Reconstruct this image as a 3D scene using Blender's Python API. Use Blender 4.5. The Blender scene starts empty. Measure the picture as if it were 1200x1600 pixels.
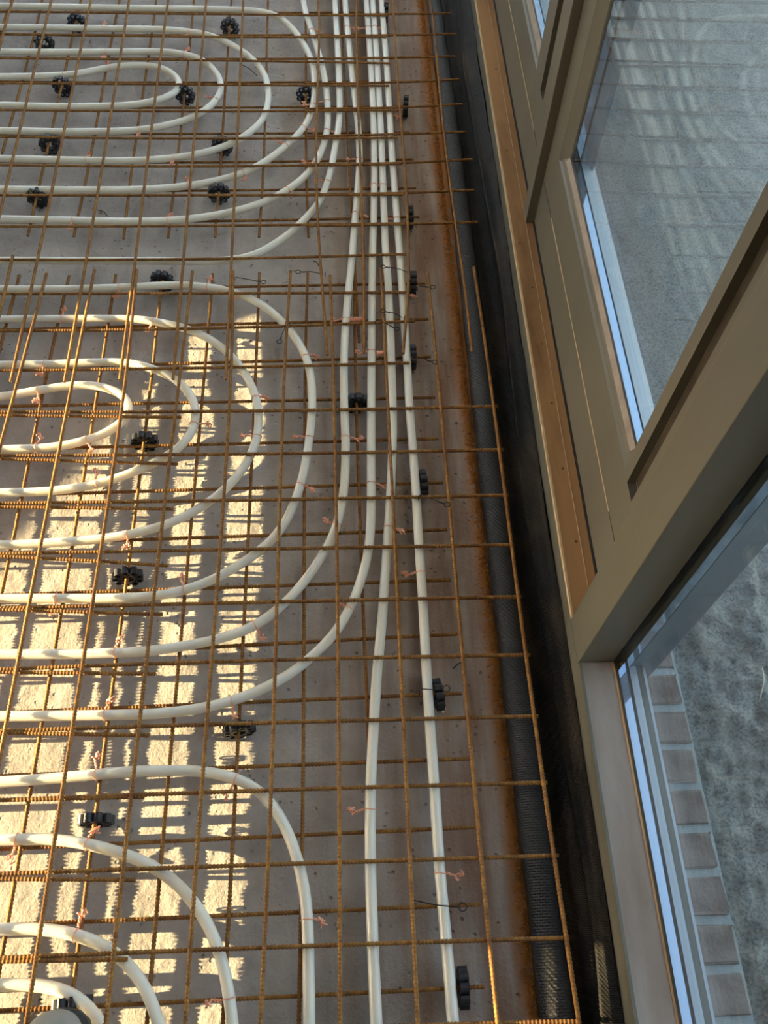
import bpy, bmesh, math, random
import numpy as np
from mathutils import Vector, Matrix
random.seed(7)
S=bpy.context.scene; COL=S.collection
# ------------------------------------------------------------------ camera, light, exposure
cam=bpy.data.cameras.new('camera'); co=bpy.data.objects.new('camera',cam); COL.objects.link(co); S.camera=co
cam.sensor_fit='VERTICAL'; cam.sensor_height=24; cam.lens=1281.434/1600*24; cam.clip_start=.02
co.location=(-.27957,-.97144,1.29265); co.rotation_euler=(.541914,-.028214,-.037184)
S.view_settings.view_transform='Standard'; S.view_settings.look='None'; S.view_settings.gamma=1; S.view_settings.use_curve_mapping=False
S.view_settings.exposure=0.62
SUN_EL=math.radians(12.8)
sun=bpy.data.lights.new('sun','SUN'); sun.energy=21.0; sun.angle=math.radians(.3); sun.color=(1,.78,.40)
so=bpy.data.objects.new('sun',sun); COL.objects.link(so); so.rotation_euler=(0,-(math.pi/2-SUN_EL),0)
w=bpy.data.worlds.new('sky'); S.world=w; w.use_nodes=True; nt=w.node_tree
sky=nt.nodes.new('ShaderNodeTexSky'); sky.sky_type='NISHITA'; sky.sun_disc=False; sky.sun_elevation=SUN_EL; sky.sun_rotation=math.radians(-90)
sky.air_density=1.0; sky.dust_density=1.5
hs=nt.nodes.new('ShaderNodeHueSaturation'); hs.inputs['Saturation'].default_value=.75; nt.links.new(sky.outputs[0],hs.inputs['Color'])
bg=nt.nodes['Background']; nt.links.new(hs.outputs[0],bg.inputs[0]); bg.inputs[1].default_value=0.86
SHEETS={"near_upper":{"v":[[[-9167,-14500],[-9754,2561],[-9795,3753]],[[-9289,-14500],[-9069,10],[-9014,3653]],[[-7869,-14500],[-7958,-6975],[-7982,-4828],[-8001,-2681],[-8017,-534],[-8030,1614],[-8041,3761]],[[-6928,-14500],[-6974,-9010],[-6981,-6457],[-6978,-3904],[-6990,-1351],[-7043,1202],[-7161,3755]],[[-5939,-14500],[-5977,-8987],[-5992,-6451],[-6001,-3916],[-6005,-1381],[-6002,1155],[-5992,3690]],[[-4930,-14500],[-4980,-9007],[-4987,-6465],[-4981,-3923],[-4988,-1381],[-5034,1162],[-5147,3704]],[[-4117,-14500],[-4010,-9020],[-3985,-6480],[-3990,-3941],[-4000,-1402],[-3990,1138],[-3933,3677]],[[-3044,-14500],[-3009,-9018],[-2998,-6503],[-2999,-3988],[-3015,-1474],[-3047,1041],[-3098,3556]],[[-2038,-14500],[-2022,-9022],[-2016,-6470],[-2011,-3917],[-2009,-1364],[-2010,1189],[-2015,3742]],[[-957,-14500],[-1012,-9043],[-1024,-6507],[-1018,-3971],[-1007,-1434],[-1005,1102],[-1023,3639]],[[146,-14500],[29,-9042],[-3,-6476],[-4,-3910],[7,-1344],[9,1222],[-17,3788]]],"r":[[[-17000,208],[-9273,53],[-6151,9],[-3029,6],[94,42]],[[-17000,-817],[-9075,-946],[-6015,-982],[-2956,-992],[104,-975]],[[-17000,-1902],[-8873,-1965],[-5888,-1981],[-2903,-1984],[82,-1973]],[[-17000,-2955],[-8672,-2965],[-5763,-2970],[-2854,-2978],[54,-2988]],[[-17000,-3990],[-8471,-3972],[-5626,-3969],[-2781,-3969],[64,-3975]],[[-17000,-5165],[-8261,-5018],[-5483,-4985],[-2705,-4978],[73,-4998]],[[-17000,-6024],[-8067,-5988],[-5354,-5981],[-2642,-5984],[71,-5996]],[[-17000,-7075],[-7867,-6995],[-5221,-6979],[-2576,-6978],[70,-6992]],[[-17000,-7979],[-7670,-7977],[-5082,-7979],[-2494,-7987],[94,-7999]],[[-17000,-9021],[-7463,-9003],[-4946,-9003],[-2429,-9014],[88,-9035]],[[-17000,-10005],[-4083,-9956],[-2706,-9957],[-1329,-9969],[47,-9994]],[[-17000,-11005],[-4083,-10956],[-2706,-10957],[-1329,-10969],[47,-10994]],[[-17000,-12005],[-4083,-11956],[-2706,-11957],[-1329,-11969],[47,-11994]]]},"left_upper":{"r":[[[-17000,193],[-9258,-31],[-5903,-128]],[[-17000,-593],[-9004,-1021],[-5865,-1189]],[[-17000,-1770],[-8857,-2039],[-5856,-2139]],[[-17000,-2345],[-7986,-3066],[-5836,-3259]],[[-17000,-3489],[-8466,-3992],[-5843,-4147]],[[-17000,-4711],[-8253,-5061],[-5850,-5157]],[[-17000,-5601],[-8062,-6017],[-5844,-6120]],[[-17000,-6904],[-7867,-6992],[-5811,-7012]],[[-17000,-7642],[-7657,-8040],[-5809,-8118]],[[-17000,-8826],[-7457,-9042],[-5804,-9079]]],"v":[[[-13500,5500],[-13500,-11500]],[[-16500,5500],[-16500,-11500]]]},"far_upper":{"v":[[[-11609,11516],[-11674,12437],[-11722,13358],[-11753,14280],[-11959,23000]],[[-10271,3794],[-10367,5895],[-10458,7996],[-10545,10097],[-10628,12198],[-10710,14299],[-11046,23000]],[[-9186,719],[-9257,3439],[-9348,6159],[-9448,8878],[-9550,11598],[-9643,14318],[-9917,23000]],[[-8173,705],[-8240,3432],[-8319,6158],[-8407,8884],[-8503,11611],[-8604,14337],[-8929,23000]],[[-7134,755],[-7212,3475],[-7298,6195],[-7386,8916],[-7469,11636],[-7541,14356],[-7745,23000]],[[-6123,741],[-6199,3468],[-6272,6195],[-6344,8922],[-6418,11648],[-6496,14375],[-6752,23000]],[[-5113,728],[-5183,3461],[-5252,6194],[-5323,8927],[-5396,11661],[-5474,14394],[-5727,23000]]],"r":[[[-17000,13914],[-12028,13825],[-8501,13779],[-4974,13766],[-1447,13787]],[[-17000,12852],[-11807,12719],[-8385,12663],[-4963,12668],[-1541,12735]],[[-17000,11583],[-11582,11589],[-8218,11579],[-4854,11541],[-1490,11476]],[[-17000,10518],[-11363,10499],[-8096,10489],[-4830,10479],[-1564,10471]],[[-17000,9457],[-11139,9383],[-7865,9362],[-4591,9381],[-1317,9440]],[[-17000,8439],[-10928,8328],[-7763,8290],[-4597,8291],[-1432,8330]],[[-17000,7421],[-10718,7279],[-7613,7238],[-4507,7255],[-1402,7331]],[[-17000,6241],[-10507,6215],[-7475,6209],[-4443,6213],[-1411,6228]],[[-17000,5203],[-10298,5175],[-7318,5174],[-4339,5198],[-1359,5245]],[[-17000,4236],[-10090,4134],[-7206,4119],[-4322,4159],[-1438,4255]],[[-17000,3179],[-9889,3126],[-7097,3109],[-4304,3099],[-1511,3098]],[[-17000,2150],[-9683,2095],[-6912,2102],[-4140,2163],[-1369,2278]],[[-17000,1077],[-9476,1060],[-6829,1067],[-4181,1099],[-1534,1158]],[[-17000,14914],[-12028,14825],[-8501,14779],[-4974,14766],[-1447,14787]],[[-17000,15914],[-12028,15825],[-8501,15779],[-4974,15766],[-1447,15787]],[[-17000,16914],[-12028,16825],[-8501,16779],[-4974,16766],[-1447,16787]],[[-17000,17914],[-12028,17825],[-8501,17779],[-4974,17766],[-1447,17787]],[[-17000,18914],[-12028,18825],[-8501,18779],[-4974,18766],[-1447,18787]],[[-17000,19914],[-12028,19825],[-8501,19779],[-4974,19766],[-1447,19787]]]},"edge_upper":{"v":[[[-3157,1323],[-3263,3196],[-3355,5069],[-3406,6941],[-3410,8814],[-3384,10686],[-3361,12559],[-3398,14432],[-3814,23000]],[[-2433,1365],[-2387,3234],[-2373,5104],[-2374,6973],[-2378,8843],[-2376,10712],[-2359,12582],[-2320,14451],[-2092,23000]],[[-1655,1339],[-1457,3215],[-1366,5091],[-1337,6966],[-1337,8842],[-1339,10718],[-1327,12594],[-1294,14470],[-1089,23000]],[[-273,1373],[-263,3247],[-290,5121],[-311,6994],[-307,8868],[-276,10742],[-241,12615],[-244,14489],[-427,23000]]],"r":[[[-3871,13749],[-2477,13812],[-1083,13868],[311,13916]],[[-3856,12721],[-2453,12765],[-1051,12821],[352,12890]],[[-3840,11667],[-2472,11698],[-1104,11748],[263,11819]],[[-3742,10566],[-2402,10580],[-1063,10649],[277,10772]],[[-3680,9481],[-2370,9508],[-1060,9579],[250,9694]],[[-3667,8376],[-2357,8428],[-1047,8493],[264,8570]],[[-3654,7308],[-2334,7330],[-1014,7396],[307,7506]],[[-3642,6230],[-2345,6254],[-1049,6306],[247,6385]],[[-3629,5171],[-2343,5197],[-1056,5235],[230,5286]],[[-3871,14749],[-2477,14812],[-1083,14868],[311,14916]],[[-3871,15749],[-2477,15812],[-1083,15868],[311,15916]],[[-3871,16749],[-2477,16812],[-1083,16868],[311,16916]],[[-3871,17749],[-2477,17812],[-1083,17868],[311,17916]],[[-3871,18749],[-2477,18812],[-1083,18868],[311,18916]],[[-3871,19749],[-2477,19812],[-1083,19868],[311,19916]]]},"near_lower":{"v":[[[-9709,-14500],[-9719,1745],[-9720,3913]],[[-8566,-14500],[-8605,-3594],[-8620,-2098],[-8646,-602],[-8671,894],[-8685,2391],[-8675,3887]],[[-7506,-14500],[-7533,-8939],[-7547,-6367],[-7567,-3796],[-7596,-1224],[-7637,1348],[-7694,3919]],[[-6485,-14500],[-6529,-9297],[-6547,-6666],[-6562,-4036],[-6585,-1406],[-6629,1224],[-6703,3854]],[[-5466,-14500],[-5524,-9259],[-5547,-6622],[-5564,-3986],[-5580,-1349],[-5599,1288],[-5627,3925]],[[-4537,-14500],[-4539,-9024],[-4542,-6432],[-4552,-3839],[-4568,-1247],[-4593,1345],[-4629,3938]],[[-3599,-14500],[-3549,-8905],[-3545,-6338],[-3567,-3771],[-3594,-1204],[-3608,1364],[-3588,3931]],[[-2454,-14500],[-2551,-6190],[-2575,-4179],[-2595,-2168],[-2605,-157],[-2601,1854],[-2576,3865]]],"r":[[[-17000,3382],[-5200,3594],[-1049,3669]],[[-17000,2231],[-6059,2493],[-1047,2613]],[[-17000,1198],[-6619,1439],[-1063,1569]],[[-17000,322],[-9456,411],[-1045,512]],[[-17000,-708],[-7610,-582],[-1054,-493]],[[-17000,-1748],[-6779,-1583],[-1042,-1491]],[[-17000,-2750],[-6515,-2582],[-1048,-2494]],[[-17000,-3721],[-7462,-3582],[-1047,-3489]],[[-17000,-4991],[-5036,-4616],[-1021,-4490]],[[-17000,-5755],[-6459,-5590],[-1034,-5506]],[[-17000,-6634],[-8054,-6579],[-996,-6536]],[[-17000,-7715],[-7847,-7609],[-1011,-7531]],[[-17000,-8644],[-6904,-8589],[-1045,-8558]],[[-17000,-9653],[-7451,-9597],[-1082,-9560]],[[-17000,-10653],[-7451,-10597],[-1082,-10560]],[[-17000,-11653],[-7451,-11597],[-1082,-11560]]]},"far_lower":{"v":[[[-10903,8019],[-10936,9387],[-10973,10755],[-11018,12123],[-11076,13491],[-11150,14859],[-11653,23000]],[[-9773,5133],[-9829,7062],[-9891,8991],[-9955,10920],[-10017,12849],[-10074,14778],[-10301,23000]],[[-8768,5108],[-8787,7046],[-8836,8984],[-8901,10921],[-8963,12859],[-9005,14797],[-9119,23000]],[[-7669,5041],[-7757,6996],[-7818,8951],[-7867,10906],[-7916,12861],[-7980,14816],[-8295,23000]],[[-6693,5058],[-6726,7013],[-6764,8969],[-6809,10924],[-6861,12879],[-6922,14835],[-7199,23000]],[[-5662,5075],[-5693,7030],[-5736,8986],[-5784,10942],[-5830,12898],[-5868,14854],[-5996,23000]],[[-4686,5071],[-4678,7051],[-4702,9032],[-4744,11013],[-4792,12994],[-4832,14974],[-4959,23000]],[[-3582,5066],[-3649,7052],[-3686,9037],[-3711,11022],[-3741,13008],[-3794,14993],[-4077,23000]],[[-2514,1921],[-2578,4539],[-2629,7157],[-2674,9776],[-2718,12394],[-2767,15012],[-2930,23000]]],"r":[[[-17000,14317],[-12238,14342],[-8622,14369],[-5007,14413],[-1392,14474]],[[-17000,13205],[-12011,13211],[-8463,13230],[-4914,13281],[-1366,13362]],[[-17000,12163],[-11793,12120],[-8316,12111],[-4839,12142],[-1362,12212]],[[-17000,11095],[-11578,11041],[-8160,11030],[-4742,11066],[-1324,11149]],[[-17000,9934],[-11356,9935],[-7974,9949],[-4591,9988],[-1208,10054]],[[-17000,8812],[-11139,8848],[-7793,8874],[-4447,8913],[-1101,8963]],[[-17000,7875],[-10928,7790],[-7645,7773],[-4362,7811],[-1080,7907]],[[-17000,6718],[-10714,6722],[-7497,6736],[-4280,6773],[-1063,6833]],[[-17000,5715],[-10504,5668],[-7352,5670],[-4200,5719],[-1048,5818]],[[-17000,15317],[-12238,15342],[-8622,15369],[-5007,15413],[-1392,15474]],[[-17000,16317],[-12238,16342],[-8622,16369],[-5007,16413],[-1392,16474]],[[-17000,17317],[-12238,17342],[-8622,17369],[-5007,17413],[-1392,17474]],[[-17000,18317],[-12238,18342],[-8622,18369],[-5007,18413],[-1392,18474]],[[-17000,19317],[-12238,19342],[-8622,19369],[-5007,19413],[-1392,19474]],[[-17000,20317],[-12238,20342],[-8622,20369],[-5007,20413],[-1392,20474]]]}}
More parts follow.
